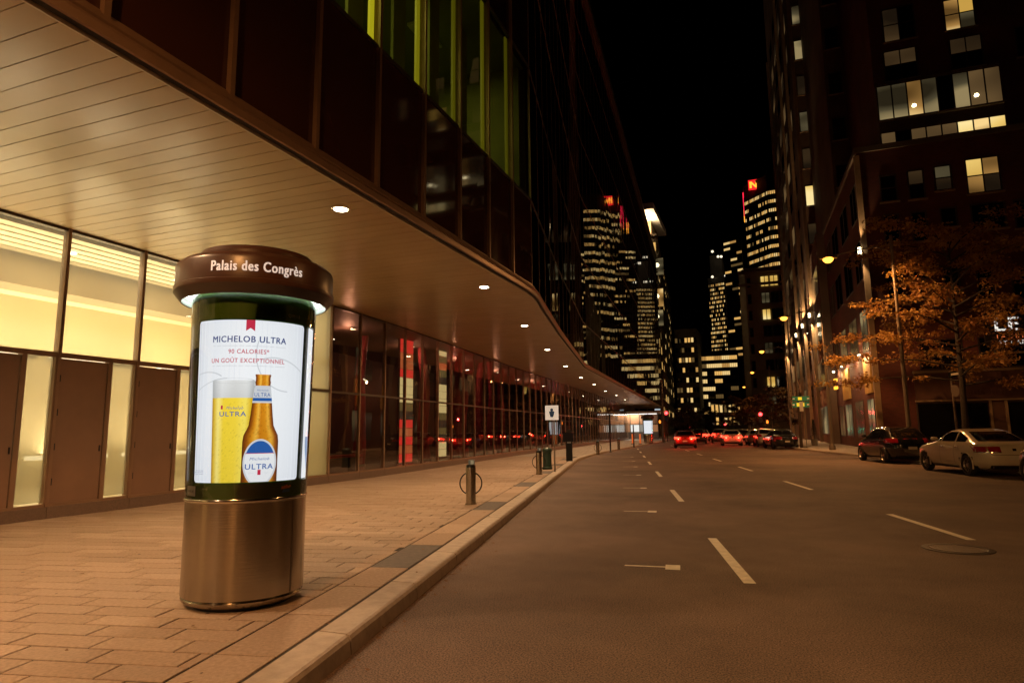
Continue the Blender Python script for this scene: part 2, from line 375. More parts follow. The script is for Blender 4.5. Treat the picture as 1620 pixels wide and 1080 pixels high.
# kerb stones
def kerb_run(side, y0, y1, step, parent, name, joined=False):
    k = kl if side < 0 else kr; s = MB(); y = y0
    while y < y1:
        e = y + step - .018
        prof = [(0, -.02), (.012, SW - .03), (.03, SW - .006), (.05, SW + .004), (.28, SW + .004), (.30, SW - .01), (.3, -.02)]
        if not joined: s = MB()
        vs = []
        for yy in (y, e):
            for dx, z in prof: vs.append((k(yy) + side * dx, yy, z))
        n = len(prof); fs = [(i, i + 1, n + i + 1, n + i) for i in range(n - 1)] + [tuple(range(n)), tuple(range(2 * n - 1, n - 1, -1))]
        s.add(vs, fs)
        if not joined: s.build(name, KERB, parent)
        y += step
    if joined: tag(s.build(name, KERB, parent), kind='stuff')
kerb_run(-1, -8, 40, 1.5, PAVE, 'kerb_stone'); kerb_run(-1, 40, 380, 4, PAVE, 'kerb_run', True); kerb_run(1, -10, 380, 3, PAVER_R, 'kerb_run', True)
# painted markings
def dash(c0, c1, w, name='lane_dash'):
    a = Vector(c0); e = Vector(c1); t = (e - a).normalized(); n = Vector((-t.y, t.x)) * (w / 2)
    MB().quad(*[(p.x, p.y, .004) for p in (a - n, e - n, e + n, a + n)][::-1]).build(name, PAINT, ROAD)
for k in range(-1, 8):
    y = 7.05 + 7.35 * k; x = -.18 - .2 * (y - 7.05); dash((x, y), (x - .54, y + 2.68), .12)
for k in range(-1, 8):
    y = 10.6 + 7.35 * k; x = 2.6 - .2 * (y - 10.6); dash((x, y), (x - .54, y + 2.68), .12)
for k in range(-1, 7):
    y = 7.58 + 4.92 * k; x = -.98 - .2 * (y - 7.58)
    dash((x - .55, y - .05), (x - .10, y), .055, 'parking_mark'); dash((x - .10, y - .003), (x + .06, y + .015), .26, 'parking_mark')
# manhole covers
for px, py in ((1515, 868),):
    c = gz(px, py, 0); t = thing('manhole_cover', 'round iron manhole cover set in the asphalt', 'manhole cover', (c.x, c.y, 0))
    MB().lathe([(0, .007), (.30, .007), (.305, .003)], n=32).build('lid', mat('cast_iron', (.05, .04, .035), .5, metal=.6, bump=(60, .8, .01)), t, local=True)
    MB().lathe([(.315, .003), (.32, .006), (.39, .006), (.395, .002)], n=32).build('ring', BLACKM, t, local=True)

# ------------------------------------------------------------------ convention centre
CC = thing('convention_centre', 'long glass convention centre with lit doors and overhanging upper floors', 'building', (-11.6, 10, 0))
# --- soffit
sof = MB(); sof.cur = 0
for a, c in zip([-30 + 1.2 * i for i in range(124)], [-28.8 + 1.2 * i for i in range(124)]):
    sof.quad((wx(a) - .2, a, SZ + .03), (wx(c) - .2, c, SZ + .03), (ex(c) + .02, c, SZ + .03), (ex(a) + .02, a, SZ + .03))
SOF = sof.build('soffit', GAP, CC)
run = MB(); y = -29.8
while y < 117:
    a, c = y + .006, y + .284
    vs = [(wx(a) - .1, a), (ex(a), a), (ex(c), c), (wx(c) - .1, c)]
    if 1.5 < y < 26:
        MB().hexa(vs, SZ + random.uniform(-.001, .001), SZ + .02).build('soffit_plank', SOFFIT, SOF)
    else: run.hexa(vs, SZ, SZ + .02)
    y += .29
tag(run.build('soffit_plank_run', SOFFIT, SOF), kind='stuff')
# --- fascia swept along the edge
def sweep(prof, y0, y1, st, fn):
    s = MB(); n = len(prof); ys = []; y = y0
    while y < y1: ys.append(y); y += st
    ys.append(y1)
    for y in ys:
        for dx, z in prof: s.v.append((fn(y) + dx, y, z))
    for i in range(len(ys) - 1):
        for j in range(n - 1):
            s.f.append((i * n + j, (i + 1) * n + j, (i + 1) * n + j + 1, i * n + j + 1)); s.mi.append(0)
    return s
sweep([(0.0, SZ + .03), (0, SZ - .012), (.022, SZ - .012), (.022, SZ + .03)], -30, 117, .6, ex).build('soffit_edge_trim', mat('pale_edge_trim', (.45, .37, .26), .4), CC)
sweep([(.022, SZ + .028), (.10, SZ + .028)], -30, 117, .6, ex).build('shadow_channel', GAP, CC)
sweep([(.06, SZ + .10), (.10, SZ + .028), (.125, SZ + .04), (.135, SZ + .13), (.115, SZ + .17), (.13, SZ + .19), (.12, SZ + .25), (.03, SZ + .27)], -30, 117, .6, ex).build('fascia', BRONZE, CC)
# --- upper facade
RZ = [5.55, 8.05, 12.1, 16.15, 20.2, 24.25, 28.3, 32.3]
YK = [3.9 + 1.58 * k for k in range(-14, 73)]
far = MB(); farm = MB()
for i, (a, c) in enumerate(zip(YK, YK[1:])):
    A = Vector((ex0(a) + .05, a)); B = Vector((ex0(c) + .05, c)); t = (B - A).normalized(); nx = Vector((t.y, -t.x))
    for r, (z0, z1) in enumerate(zip(RZ, RZ[1:])):
        g = .035; P = A + t * g; Q = B - t * g
        j = [random.gauss(0, .0025) for _ in range(4)]
        pts = [(P + nx * j[0], z0 + .03), (Q + nx * j[1], z0 + .03), (Q + nx * j[2], z1 - .03), (P + nx * j[3], z1 - .03)]
        near = 2 < a < 30 and r < 3
        mtl = (SPANDREL if r == 0 else UPGLASS if r == 1 else MIRRORG) if a < 16 else (SPANDREL if (r == 0 and a < 16) else MIRRORG)
        s = MB() if near else far
        if not near: s.cur = 1 if mtl is SPANDREL else 2 if mtl is UPGLASS else 0
        s.quad(*[(p.x, p.y, z) for p, z in pts])
        if near: s.build('spandrel_pane' if r == 0 else 'window_pane', mtl, CC)
    # mullion at A, transoms between
    near = 2 < a < 30; w = .035 if a < 16 else .022; pr = .07 if a < 16 else .008
    def mull(s): s.hexa([tuple(A - t * w - nx * .05), tuple(A + t * w - nx * .05), tuple(A + t * w + nx * pr), tuple(A - t * w + nx * pr)], RZ[0] - .02, RZ[-1] + .1)
    if near: s = MB(); mull(s); s.build('mullion', BRONZE, CC)
    else: mull(farm)
    for r, z in enumerate(RZ[1:]):
        s = MB() if (near and r < 2) else farm
        s.hexa([tuple(A + t * w - nx * .05), tuple(B - t * w - nx * .05), tuple(B - t * w + nx * min(.02, pr + .006)), tuple(A + t * w + nx * min(.02, pr + .006))], z - .035, z + .035)
        if s is not farm: s.build('transom', DKBRONZE, CC)
    farm.hexa([tuple(A + t * w - nx * .05), tuple(B - t * w - nx * .05), tuple(B - t * w + nx * .03), tuple(A + t * w + nx * .03)], RZ[0] - .02, RZ[0] + .03)
tag(far.build('window_pane_field', [MIRRORG, SPANDREL, UPGLASS], CC), kind='stuff'); tag(farm.build('mullion_field', BRONZE, CC), kind='stuff')
# body behind the reflective glass
s = MB(); pl = [(ex0(y) - .12, y) for y in [16.6, 24, 38, 63, 90, 115.9]] + [(-45, 115.9), (-45, 16.6)]
s.hexa(pl, SZ + .06, RZ[-1] - .1); s.box(-45, ex0(0) - .1, -18, 16.5, RZ[2] + .08, RZ[-1] - .1)
s.build('upper_core', DARKINT, CC)
s = MB().hexa([(ex0(y) + .3, y) for y in [-18, 16.6, 24, 38, 63, 90, 116]] + [(-45.2, 116), (-45.2, -18)], RZ[-1] + .1, RZ[-1] + .7); s.build('roof_edge', DKBRONZE, CC)
# lit gallery behind the green glass
OLIVE = mat('olive_partition', (.17, .17, .06), .75, var=(.7, .25)); LIME = mat('lime_fin', (.60, .60, .12), .6)
s = MB(); s.box(-9.3, -9.2, -10, 16.4, 8.05, 12.1); s.box(-9.2, -5.95, 16.3, 16.4, 8.05, 12.1); s.box(-9.2, -5.95, -10, -9.9, 8.05, 12.1); s.build('gallery_wall', OLIVE, CC)
MB().box(-9.3, -5.85, -10, 16.5, 7.95, 8.04).build('gallery_floor', mat('gallery_floor', (.10, .10, .05), .6), CC)
MB().box(-9.3, -5.85, -10, 16.5, 12.05, 12.14).build('gallery_ceiling', mat('gallery_ceiling', (.22, .22, .09), .7), CC)
for k, a in enumerate([q for q in YK if -8 < q < 16.5]):
    st = {8.64: .62, 10.22: .26, 11.8: .10, 13.38: .12, 14.96: .08, 16.54: .05}.get(round(a, 2), .4)
    MB().box(-5.80, -5.755, a - .17, a - .045, 8.09, 12.04).build('glowing_fin', glow('fin_emission_%d' % round(st * 100), (1, .86, .05), st), CC)  # yellow fin with emission in its material, strength set fin by fin
    MB().box(-6.75, -6.68, a - 1.1, a - .62, 8.05, 12.04).build('gallery_partition', OLIVE, CC)
for y, p in ((1, 1.0), (5.0, 1.5), (7.6, 1.3), (10.9, .8), (13.9, .6)):
    MB().box(-7.9, -7.5, y - .6, y + .6, 11.96, 12.04).build('gallery_lamp', WHITEM, CC)
    lamp('AREA', 'gallery_light', (-7.7, y, 11.93), P_UPPER * p * 1.8, (.95, .95, .36), CC, size=.6)
# --- ground floor
YM = [7.65 + 1.555 * k for k in range(-7, 71)]
def bay(y): return Vector((wx(y), y))
TZ, PZ = 2.92, .33
def frame_bar(a, c, z0, z1, d0=-.06, d1=.05, mt=BRONZE, name='frame_bar', dst=None):
    A, B = bay(a), bay(c); t = (B - A).normalized(); nx = Vector((t.y, -t.x)); s = dst or MB()
    s.hexa([tuple(A + nx * d0), tuple(B + nx * d0), tuple(B + nx * d1), tuple(A + nx * d1)], z0, z1)
    if dst is None: return s.build(name, mt, CC)
def pane(a, c, z0, z1, mt, name='glass_pane', dst=None, d=0):
    A, B = bay(a), bay(c); t = (B - A).normalized(); nx = Vector((t.y, -t.x)); s = dst or MB()
    jj = [d + random.gauss(0, .003) for _ in range(4)]
    q = [(A + nx * jj[0], z0), (B + nx * jj[1], z0), (B + nx * jj[2], z1), (A + nx * jj[3], z1)]
    s.quad(*[(p.x, p.y, z) for p, z in q])
    if dst is None: return s.build(name, mt, CC)
LOB_END = 15.43
fp, fb, fpl = MB(), MB(), MB()
for i, (a, c) in enumerate(zip(YM, YM[1:])):
    near = a < 44
    if a > 110: break
    m0, m1 = a - .03, a + .03
    frame_bar(m0, m1, PZ, SZ, -.07, .07 if a < 15.6 else .035, name='mullion', dst=None if near else fb)
    if near:
        frame_bar(a + .004, c - .004, .05, PZ, -.1, .075, PLINTH, 'plinth_stone')
        frame_bar(m1, c - .03, PZ, PZ + .05, name='sill')
        frame_bar(m1, c - .03, SZ - .05, SZ, name='head', mt=DKBRONZE)
    else:
        frame_bar(a + .004, c - .004, .05, PZ, -.1, .075, dst=fpl); frame_bar(m1, c - .03, PZ, PZ + .05, dst=fb)
    if c < 12.5:            # door bay
        frame_bar(m1, c - .03, TZ, TZ + .09, name='transom')
        pane(m1, c - .03, TZ + .09, SZ - .05, LOBBYGLASS)
        d0, d1 = m1 + .02, a + .93
        ob = frame_bar(d0, d1, PZ + .05, TZ - .02, -.03, .03, DOORM, 'door')
        frame_bar(d1 + .012, d1 + .10, PZ + .05, TZ, name='post')
        A = bay(a)
        for z in (.75, 1.35, 1.95, 2.55):
            MB().box(A.x + .03, A.x + .052, d0 - .012, d0 + .012, z - .06, z + .06).build('hinge', BLACKM, ob)
        MB().box(A.x + .03, A.x + .045, d1 - .05, d1 - .03, 1.25, 1.36).build('lock', BLACKM, ob)
        pane(d1 + .10, c - .06, PZ + .08, TZ, FROSTED, d=-.02); frame_bar(c - .06, c - .03, PZ + .05, TZ, -.06, .06, name='jamb')
    elif c < 15.6:
        frame_bar(m1, c - .03, 2.70, 2.78, name='transom', mt=DKBRONZE)
        pane(m1, c - .03, 2.78, SZ - .05, FROSTED); pane(m1, c - .03, PZ + .05, 2.70, FROSTED)
    else:
        frame_bar(m1, c - .03, 2.70, 2.76, -.06, .03, name='transom', mt=DKBRONZE, dst=None if near else fb)
        pane(m1, c - .03, 2.76, SZ - .05, DARKGLASS, dst=None if near else fp); pane(m1, c - .03, PZ + .05, 2.70, DARKGLASS, dst=None if near else fp)
tag(fp.build('glass_pane_field', DARKGLASS, CC), kind='stuff'); tag(fb.build('frame_field', BRONZE, CC), kind='stuff'); tag(fpl.build('plinth_field', PLINTH, CC), kind='stuff')
# --- lobby behind the doors
MB().box(-17.2, -17.0, -7, LOB_END, .3, 5.4).build('lobby_back_wall', CREAM, CC)
s = MB(); s.box(-17.2, -11.72, LOB_END - .02, LOB_END + .1, .3, SZ); s.box(-17.2, -11.72, -7.1, -7, .3, SZ); s.build('lobby_end_wall', CREAM, CC)
MB().box(-17.2, -11.72, -7, LOB_END, .2, .31).build('lobby_floor', INTFLOOR, CC)
MB().box(-17.2, -11.72, -7, LOB_END, 5.36, 5.40).build('lobby_ceiling', DARKINT, CC)
x = -11.95
while x > -13.9:
    MB().box(x - .24, x, -7, LOB_END - .05, 5.24, 5.30).build('ceiling_slat', CEILW, CC); x -= .33
MB().box(-14.75, -14.0, -7, LOB_END - .05, 4.62, 5.36).build('bulkhead', mat('tan_bulkhead', (.42, .33, .19), .8), CC)
MB().box(-17.0, -14.75, -7, LOB_END - .05, 4.98, 5.02).build('cove_ceiling', CEILW, CC)
MB().box(-13.98, -11.9, -7, LOB_END - .05, 5.352, 5.358).build('ceiling_backing', mat('ceiling_void', (.2, .16, .09), .9), CC)
for y in (-3.5, .6, 4.4, 7.0, 9.2, 11.6, 14.2):
    f = MB().box(-16.95, -16.7, y - 1.0, y + 1.0, .95, 1.05).build('wall_washer', glow('wall_washer_glow', (1, .84, .5), 3), CC)
    lamp('AREA', 'washer_light', (-16.45, y, 1.1), P_LOBBY * 2.7, C_LOBBY, CC, rot=(pi, 0, 0), size=1.2)
    lamp('AREA', 'cove_light', (-15.6, y, 4.9), P_LOBBY * .45, C_LOBBY, CC, size=1.0)
    f = MB().box(-12.85, -12.6, y - .95, y + .95, 2.96, 3.03).build('added_uplight', WHITEM, CC)  # uplights added to brighten the ceiling slats and the upper panes
    MB().box(-12.82, -12.63, y - .92, y + .92, 3.031, 3.05).build('added_uplight_lens', glow('added_uplight_glow', (1, .86, .52), 4), f)
    lamp('AREA', 'added_uplight_light', (-12.75, y, 3.08), P_LOBBY * .36, C_LOBBY, CC, rot=(pi, 0, 0), size=1.0, spread=math.radians(100))
for y in (-2, 2.2, 5.4, 8.6, 11.2, 13.9):
    f = MB().lathe([(0, 0), (.09, 0), (.1, .02)], (-12.9, y, 5.215), 16).build('downlight', glow('lobby_downlight_glow', (1, .85, .55), 8), CC)
    lamp('AREA', 'lobby_light', (-12.9, y, 5.18), P_LOBBY * .34, C_LOBBY, CC, size=.3, shape='DISK')
# --- dark hall further on
s = MB(); HY = [15.6, 24, 34, 44, 60, 80, 110]
for a, c in zip(HY, HY[1:]):
    s.quad((wx(a) - 6, a, .3), (wx(c) - 6, c, .3), (wx(c) - 6, c, 5.4), (wx(a) - 6, a, 5.4))
s.build('hall_back_wall', DARKINT, CC)
s = MB()
for a, c in zip(HY, HY[1:]): s.quad((wx(a) - 6, a, .31), (wx(a) - .12, a, .31), (wx(c) - .12, c, .31), (wx(c) - 6, c, .31))
s.build('hall_floor', mat('hall_floor', (.09, .07, .05), .25), CC)
s = MB()
for a, c in zip(HY, HY[1:]): s.quad((wx(a) - 6, a, 5.26), (wx(a) - .12, a, 5.26), (wx(c) - .12, c, 5.26), (wx(c) - 6, c, 5.26))
s.build('hall_ceiling', mat('hall_ceiling', (.10, .07, .055), .6), CC)
# --- soffit downlights
def downlight(x, y, power):
    s = MB().lathe([(.16, -.004), (.145, -.012), (.12, -.004), (.12, .004)], (x, y, SZ), 24); o = s.build('downlight', CHROME, CC, smooth=40)
    MB().lathe([(0, -.008), (.118, -.008)], (x, y, SZ), 20).build('lens', glow('downlight_glow', (1, .88, .62), 30), o)
    lamp('SPOT', 'downlight_lamp', (x, y, SZ - .03), power, C_SOFFIT, CC, size=.11, spot_size=math.radians(142), spot_blend=.5)
for px, py in [(539, 331), (766, 454), (830, 515), (866, 553), (895, 579), (919, 597), (940, 608), (958, 618), (975, 625), (989, 632)]:
    p = gz(px, py, SZ); downlight(min(p.x, ex(p.y) - .35), p.y, P_SOFFIT)
for y in (2.4, -4.1, -10.6): downlight(-6.5, y, P_SOFFIT)

# ------------------------------------------------------------------ lettering
def text_geo(txt, height, width=None, bold=0.0, shear=0):
    cu = D.curves.new('txt', 'FONT'); cu.body = txt; cu.size = 1; cu.offset = bold; cu.shear = shear; cu.resolution_u = 3; cu.space_character = 1.12
    o = D.objects.new('txt', cu); COL.objects.link(o); bpy.context.view_layer.update()
    me = o.evaluated_get(bpy.context.evaluated_depsgraph_get()).to_mesh()
    vs = [(p.co.x, p.co.y) for p in me.vertices]; fs = [tuple(p.vertices) for p in me.polygons]
    o.to_mesh_clear(); D.objects.remove(o); D.curves.remove(cu)
    x0 = min(v[0] for v in vs); x1 = max(v[0] for v in vs); y0 = min(v[1] for v in vs); y1 = max(v[1] for v in vs)
    k = height / .72; kx = (width / (x1 - x0)) if width else k
    return [((x - (x0 + x1) / 2) * kx, y * k) for x, y in vs], fs
def flat_text(mb, txt, height, fn, width=None, bold=0., u0=0, v0=0, shear=0):
    vs, fs = text_geo(txt, height, width, 0, shear); mb.add([fn(u0 + x, v0 + y) for x, y in vs], fs)
    if bold > .012:
        d = bold * height * 1.0
        for dx, dy, dr in ((-d, -d * .5, 1.0004), (d, d * .5, 1.0008), (-d, d * .5, 1.0012), (d, -d * .5, 1.0016)):
            q = [fn(u0 + x + dx, v0 + y + dy) for x, y in vs]; mb.add([(a * dr, b_ * dr if abs(b_) < 5 else b_ - (dr - 1) * 5, c) for a, b_, c in q], fs)

# ------------------------------------------------------------------ advertising column
def ad_column(loc, label, facing, full=True):
    t = thing('advertising_column', label, 'advertising column', loc, group=None)
    R = .478; a0 = facing
    def fl(v): return lerp(.008, .040, (v - .88) / 1.67)
    def on(r): return lambda u, v: ((r + fl(v)) * cos(a0 + u / R), (r + fl(v)) * sin(a0 + u / R), v)
    MB().lathe([(0, .0), (.40, .0), (.40, .03), (.38, .03), (.38, .05)], n=48).build('foot', BLACKM, t, smooth=40, local=True)
    base = MB().lathe([(0, .035), (.455, .035), (.482, .055), (.486, .075), (.478, .085), (.49, .095), (.49, .845), (.484, .853), (0, .853)], n=96).build('base', STEEL, t, smooth=30, local=True)
    MB().box(.4885, .4925, -.0, .012, .1, .84).build('seam', DKBRONZE, base, local=True)
    MB().lathe([(.47, .85), (.496, .853), (.5, .868), (.495, .880), (.47, .880)], n=96).build('trim_ring', CHROME, t, smooth=40, local=True)
    MB().lathe([(.462 + fl(.87), .87), (.462 + fl(2.6), 2.6)], n=72).build('drum', DKGREEN, t, smooth=60, local=True)
    wp = glow('poster_white', (.84, .87, .93), .96)
    navy = glow('poster_navy', (.02, .045, .19), 1); red = glow('poster_red', (.52, .02, .06), 1); grey = glow('poster_grey', (.62, .64, .68), 1)
    def strip(mb, fn, left, right, v0, v1, nu=10, nv=24):
        vs = []; fs = []
        for j in range(nv + 1):
            v = lerp(v0, v1, j / nv); l, r = left(v), right(v)
            for i in range(nu + 1): vs.append(fn(lerp(l, r, i / nu), v))
        for j in range(nv):
            for i in range(nu): A = j * (nu + 1) + i; fs.append((A, A + 1, A + nu + 2, A + nu + 1))
        mb.add(vs, fs)
    def rrect(mb, fn, u0, u1, v0, v1, r, nu=24, nv=20):
        def inset(v):
            d = min(v - v0, v1 - v)
            return r - math.sqrt(max(0, r * r - (r - d) ** 2)) if d < r else 0
        # sample the rounded corners densely
        vsamp = [v0 + r * (1 - cos(pi / 2 * i / 6)) for i in range(7)] + [lerp(v0 + r, v1 - r, i / 8) for i in range(1, 8)] + [v1 - r + r * sin(pi / 2 * i / 6) for i in range(7)]
        vs = []; fs = []
        for v in vsamp:
            q = inset(v)
            for i in range(nu + 1): vs.append(fn(lerp(u0 + q, u1 - q, i / nu), v))
        for j in range(len(vsamp) - 1):
            for i in range(nu): A = j * (nu + 1) + i; fs.append((A, A + 1, A + nu + 2, A + nu + 1))
        mb.add(vs, fs)
    V0, V1 = 1.014, 2.344
    HU = .468
    for k in range(3):
        mb = MB(); off = k * 2 * pi / 3 * R
        f = on(.468)
        rrect(mb, lambda u, v: f(u + off, v), -HU if k < 2 else -.36, HU if k < 2 else .33, V0, V1, .03)
        post = mb.build('poster', wp if k == 0 else glow('poster_side', (.85, .87, .9), 1.0), t, smooth=60, local=True)
        if k == 0: P0 = post
        else:
            mb = MB(); f2 = on(.4695)
            for q in range(9):
                u = random.uniform(-.42, .42); v = random.uniform(1.1, 2.2); mb.cur = q % 4
                strip(mb, lambda u, v: f2(u + off, v), lambda vv: u - .05 * sin((vv - v) * 9), lambda vv: u + .06 + .03 * sin((vv - v) * 14), v - .1, min(2.3, v + .22), 3, 10)
            mb.build('print', [glow('side_print_red', (.5, .10, .10), 1), glow('side_print_green', (.12, .2, .06), 1), glow('side_print_pink', (.6, .35, .33), 1), glow('side_print_blue', (.2, .3, .5), 1)], post, local=True)
    sc = (V1 - V0) / (763 - 506)
    def pv(y): return V1 - (y - 506) * sc
    def pu(x): return R * math.asin(max(-.99, min(.99, (x - 393.5) / 97.0)))
    if full:
        f = on(.4690)
        mb = MB()
        strip(mb, f, lambda v: pu(385), lambda v: pu(398.5), pv(519), pv(506), 3, 2)
        mb.add([f(pu(385), pv(519)), f(pu(391.7), pv(519)), f(pu(385), pv(524))], [(0, 1, 2)]); mb.add([f(pu(391.7), pv(519)), f(pu(398.5), pv(519)), f(pu(398.5), pv(524))], [(0, 1, 2)])
        for tx, a, c, yb, h in (('90 CALORIES*', 360, 421, 560.5, 7.2), ('UN GOÛT EXCEPTIONNEL', 335, 445, 575, 7.2)):
            flat_text(mb, tx, h * sc, f, pu(c) - pu(a), .014, (pu(a) + pu(c)) / 2, pv(yb))
        mb.build('red_print', red, P0, local=True)
        mb = MB(); flat_text(mb, 'MICHELOB ULTRA', 10.2 * sc, f, pu(446) - pu(336), .026, (pu(446) + pu(336)) / 2, pv(542))
        for q in range(3): flat_text(mb, ['Consommez de façon responsable', 'marque déposée', 'utilisée sous licence'][q], 1.6 * sc, f, pu(328) - pu(309), 0, (pu(328) + pu(309)) / 2, pv(745 + 2.6 * q))
        mb.build('navy_print', navy, P0, local=True)
        mb = MB()
        for y, a, c in ((548, 336, 446), (580, 336, 446)): strip(mb, f, lambda v: pu(a), lambda v: pu(c), pv(y + .5), pv(y - .3), 10, 1)
        def arc(cx, cy, r, a, e, w, fn=f):
            vs = []; fs = []
            for i in range(31):
                an = math.radians(lerp(a, e, i / 30))
                for rr in (r - w, r + w):
                    vs.append(fn(pu(max(316, min(472, cx + rr * cos(an)))), max(V0 + .02, min(V1 - .02, pv(cy - rr * sin(an) * 1.2)))))
            for i in range(30): fs.append((2 * i, 2 * i + 1, 2 * i + 3, 2 * i + 2))
            mb.add(vs, fs)
        faint = glow('poster_swirl', (.72, .75, .80), .86)
        mb.build('grey_print', grey, P0, local=True)
        mb = MB(); arc(430, 640, 62, -10, 110, .9); arc(330, 640, 42, 60, 200, .9); arc(452, 560, 50, 160, 270, .8); arc(360, 690, 75, 90, 190, .7); mb.build('swirl_print', faint, P0, local=True)
        # beer glass and bottle, printed
        def shaded(name, fn, left, right, v0, v1, cfn, nu=24, nv=60):
            vs = []; cs = []; mb_ = MB(); rr = random.Random(5)
            for j in range(nv + 1):
                tt = j / nv; v = lerp(v0, v1, tt); l_, r_ = left(v), right(v)
                for i in range(nu + 1): vs.append(fn(lerp(l_, r_, i / nu), v)); cs.append(cfn(i / nu, tt, rr))
            mb_.add(vs, [(j * (nu + 1) + i, j * (nu + 1) + i + 1, (j + 1) * (nu + 1) + i + 1, (j + 1) * (nu + 1) + i) for j in range(nv) for i in range(nu)])
            mt = D.materials.get('shaded_print')
            if not mt:
                mt = glow('shaded_print', (1, 1, 1), 1); at = nd(mt.node_tree, 'ShaderNodeAttribute'); at.attribute_name = 'ink'; mt.node_tree.links.new(at.outputs[0], mt.node_tree.nodes['Principled BSDF'].inputs['Emission Color'])
            o = mb_.build(name, mt, P0, local=True); ca = o.data.color_attributes.new('ink', 'FLOAT_COLOR', 'POINT')
            for i, c in enumerate(cs): ca.data[i].color = (*c, 1)
        def ramp(stops, x):
            for (xa_, ca_), (xb_, cb_) in zip(stops, stops[1:]):
                if x <= xb_: q = (x - xa_) / (xb_ - xa_); return tuple(lerp(ca_[k], cb_[k], q) for k in range(3))
            return stops[-1][1]
        def c_beer(s_, t_, r):
            c = ramp([(0, (.42, .22, .01)), (.06, (.70, .45, .02)), (.16, (.96, .80, .22)), (.30, (.88, .64, .04)), (.6, (.90, .66, .05)), (.82, (.95, .76, .12)), (.94, (.72, .46, .02)), (1, (.45, .24, .01))], s_)
            k = (.86 + .16 * t_) * (.80 if r.random() < .05 else 1.08 if r.random() < .05 else 1); return tuple(x * k for x in c)
        def c_foam(s_, t_, r):
            c = ramp([(0, (.40, .41, .42)), (.08, (.60, .61, .62)), (.25, (.80, .81, .82)), (.55, (.70, .71, .71)), (.85, (.78, .79, .79)), (1, (.42, .43, .44))], s_); k = .85 + .15 * t_; return tuple(x * k for x in c)
        def c_bottle(s_, t_, r):
            c = ramp([(0, (.10, .022, .004)), (.10, (.30, .075, .005)), (.24, (.72, .28, .012)), (.34, (.92, .50, .06)), (.46, (.62, .21, .008)), (.66, (.70, .27, .012)), (.78, (.90, .46, .05)), (.90, (.34, .085, .005)), (1, (.10, .022, .004))], s_)
            k = (.72 + .4 * t_ if t_ < .7 else 1.0) * (.62 if r.random() < .06 else 1.2 if r.random() < .06 else 1); return tuple(min(.97, x * k) for x in c)
        def c_back(s_, t_, r):
            q = min(1, (abs(s_ - .52) * 1.7) ** 2 + (abs(t_ - .55) * 1.2) ** 2 * .7); return tuple(lerp(a_, b_, q) for a_, b_ in zip((.90, .92, .96), (.66, .69, .76)))
        f1, f2, f3, f4, f5 = on(.4698), on(.4706), on(.4714), on(.4722), on(.4730)
        gl = lambda v: pu(lerp(341, 338, (v - pv(763)) / (pv(603) - pv(763)))); gr = lambda v: pu(lerp(399, 402, (v - pv(763)) / (pv(603) - pv(763))))
        silver = glow('print_silver', (.60, .62, .66), 1); blue = glow('print_blue', (.02, .10, .36), 1); foam = glow('print_foam', (.66, .67, .67), 1); rim = glow('print_rim', (.50, .52, .53), 1); wl = glow('print_label', (.78, .79, .82), 1)
        shaded('background_print', on(.4684), lambda v: -HU + .012, lambda v: HU - .012, V0 + .012, V1 - .012, c_back, 20, 20); shaded('foam_print', f1, gl, gr, pv(631), pv(603), c_foam, 16, 8)
        shaded('beer_print', f1, gl, gr, pv(763), pv(631), c_beer, 34, 70)
        mb = MB()
        vs = []; fs = []
        for i in range(33):
            an = 2 * pi * i / 32
            for q in (1, .93): vs.append(f2(pu(370 + 32 * q * cos(an)), pv(604 - 4.5 * q * sin(an))))
        for i in range(32): fs.append((2 * i, 2 * i + 1, 2 * i + 3, 2 * i + 2))
        mb.add(vs, fs); strip(mb, f2, gl, lambda v: gl(v) + .006, pv(631), pv(604), 1, 4); strip(mb, f2, lambda v: gr(v) - .006, gr, pv(631), pv(604), 1, 4); mb.build('glass_rim_print', rim, P0, local=True)
        prof = [(763, 27.5), (700, 27.3), (690, 26), (682, 22), (675, 19), (660, 17), (640, 15), (612, 12), (611, 11.2), (610, 11.2), (605, 12), (604, 11), (597, 11), (596, 12), (593.5, 11.5)]
        def bw(v):
            y = 506 + (V1 - v) / sc
            for (ya, wa), (yb, wb) in zip(prof, prof[1:]):
                if ya >= y >= yb: return lerp(wa, wb, (ya - y) / (ya - yb) if ya != yb else 0)
            return prof[-1][1]
        BC = 414
        shaded('bottle_print', f3, lambda v: pu(BC - bw(v)), lambda v: pu(BC + bw(v)), pv(763), pv(593.5), c_bottle, 26, 110)
        mb = MB(); strip(mb, f4, lambda v: pu(BC - bw(v)), lambda v: pu(BC + bw(v)), pv(639), pv(611.5), 6, 6)
        def disc(fn, cx, cy, rx, ry, y0=None, y1=None, n=40):
            ys_ = [lerp(cy + ry, cy - ry, .5 - .5 * cos(pi * i / n)) for i in range(n + 1)]
            if y1 is not None: ys_ = [y for y in ys_ if y <= y1] + []; ys_ = [y1] + ys_
            if y0 is not None: ys_ = [y for y in ys_ if y >= y0] + [y0]
            vs = []; fs = []
            for y in ys_:
                w = rx * math.sqrt(max(0, 1 - ((y - cy) / ry) ** 2))
                for i in range(9): vs.append(fn(pu(lerp(cx - w, cx + w, i / 8)), pv(y)))
            for j in range(len(ys_) - 1):
                for i in range(8): A = j * 9 + i; fs.append((A, A + 1, A + 10, A + 9))
            mb.add(vs, fs)
        disc(f4, BC, 733, 25.5, 37, None, 763); mb.build('label_silver_print', silver, P0, local=True)
        mb = MB(); disc(f5, BC, 733, 23, 34, None, 762.5); mb.build('label_white_print', wl, P0, local=True)
        f6, f7 = on(.4738), on(.4746)
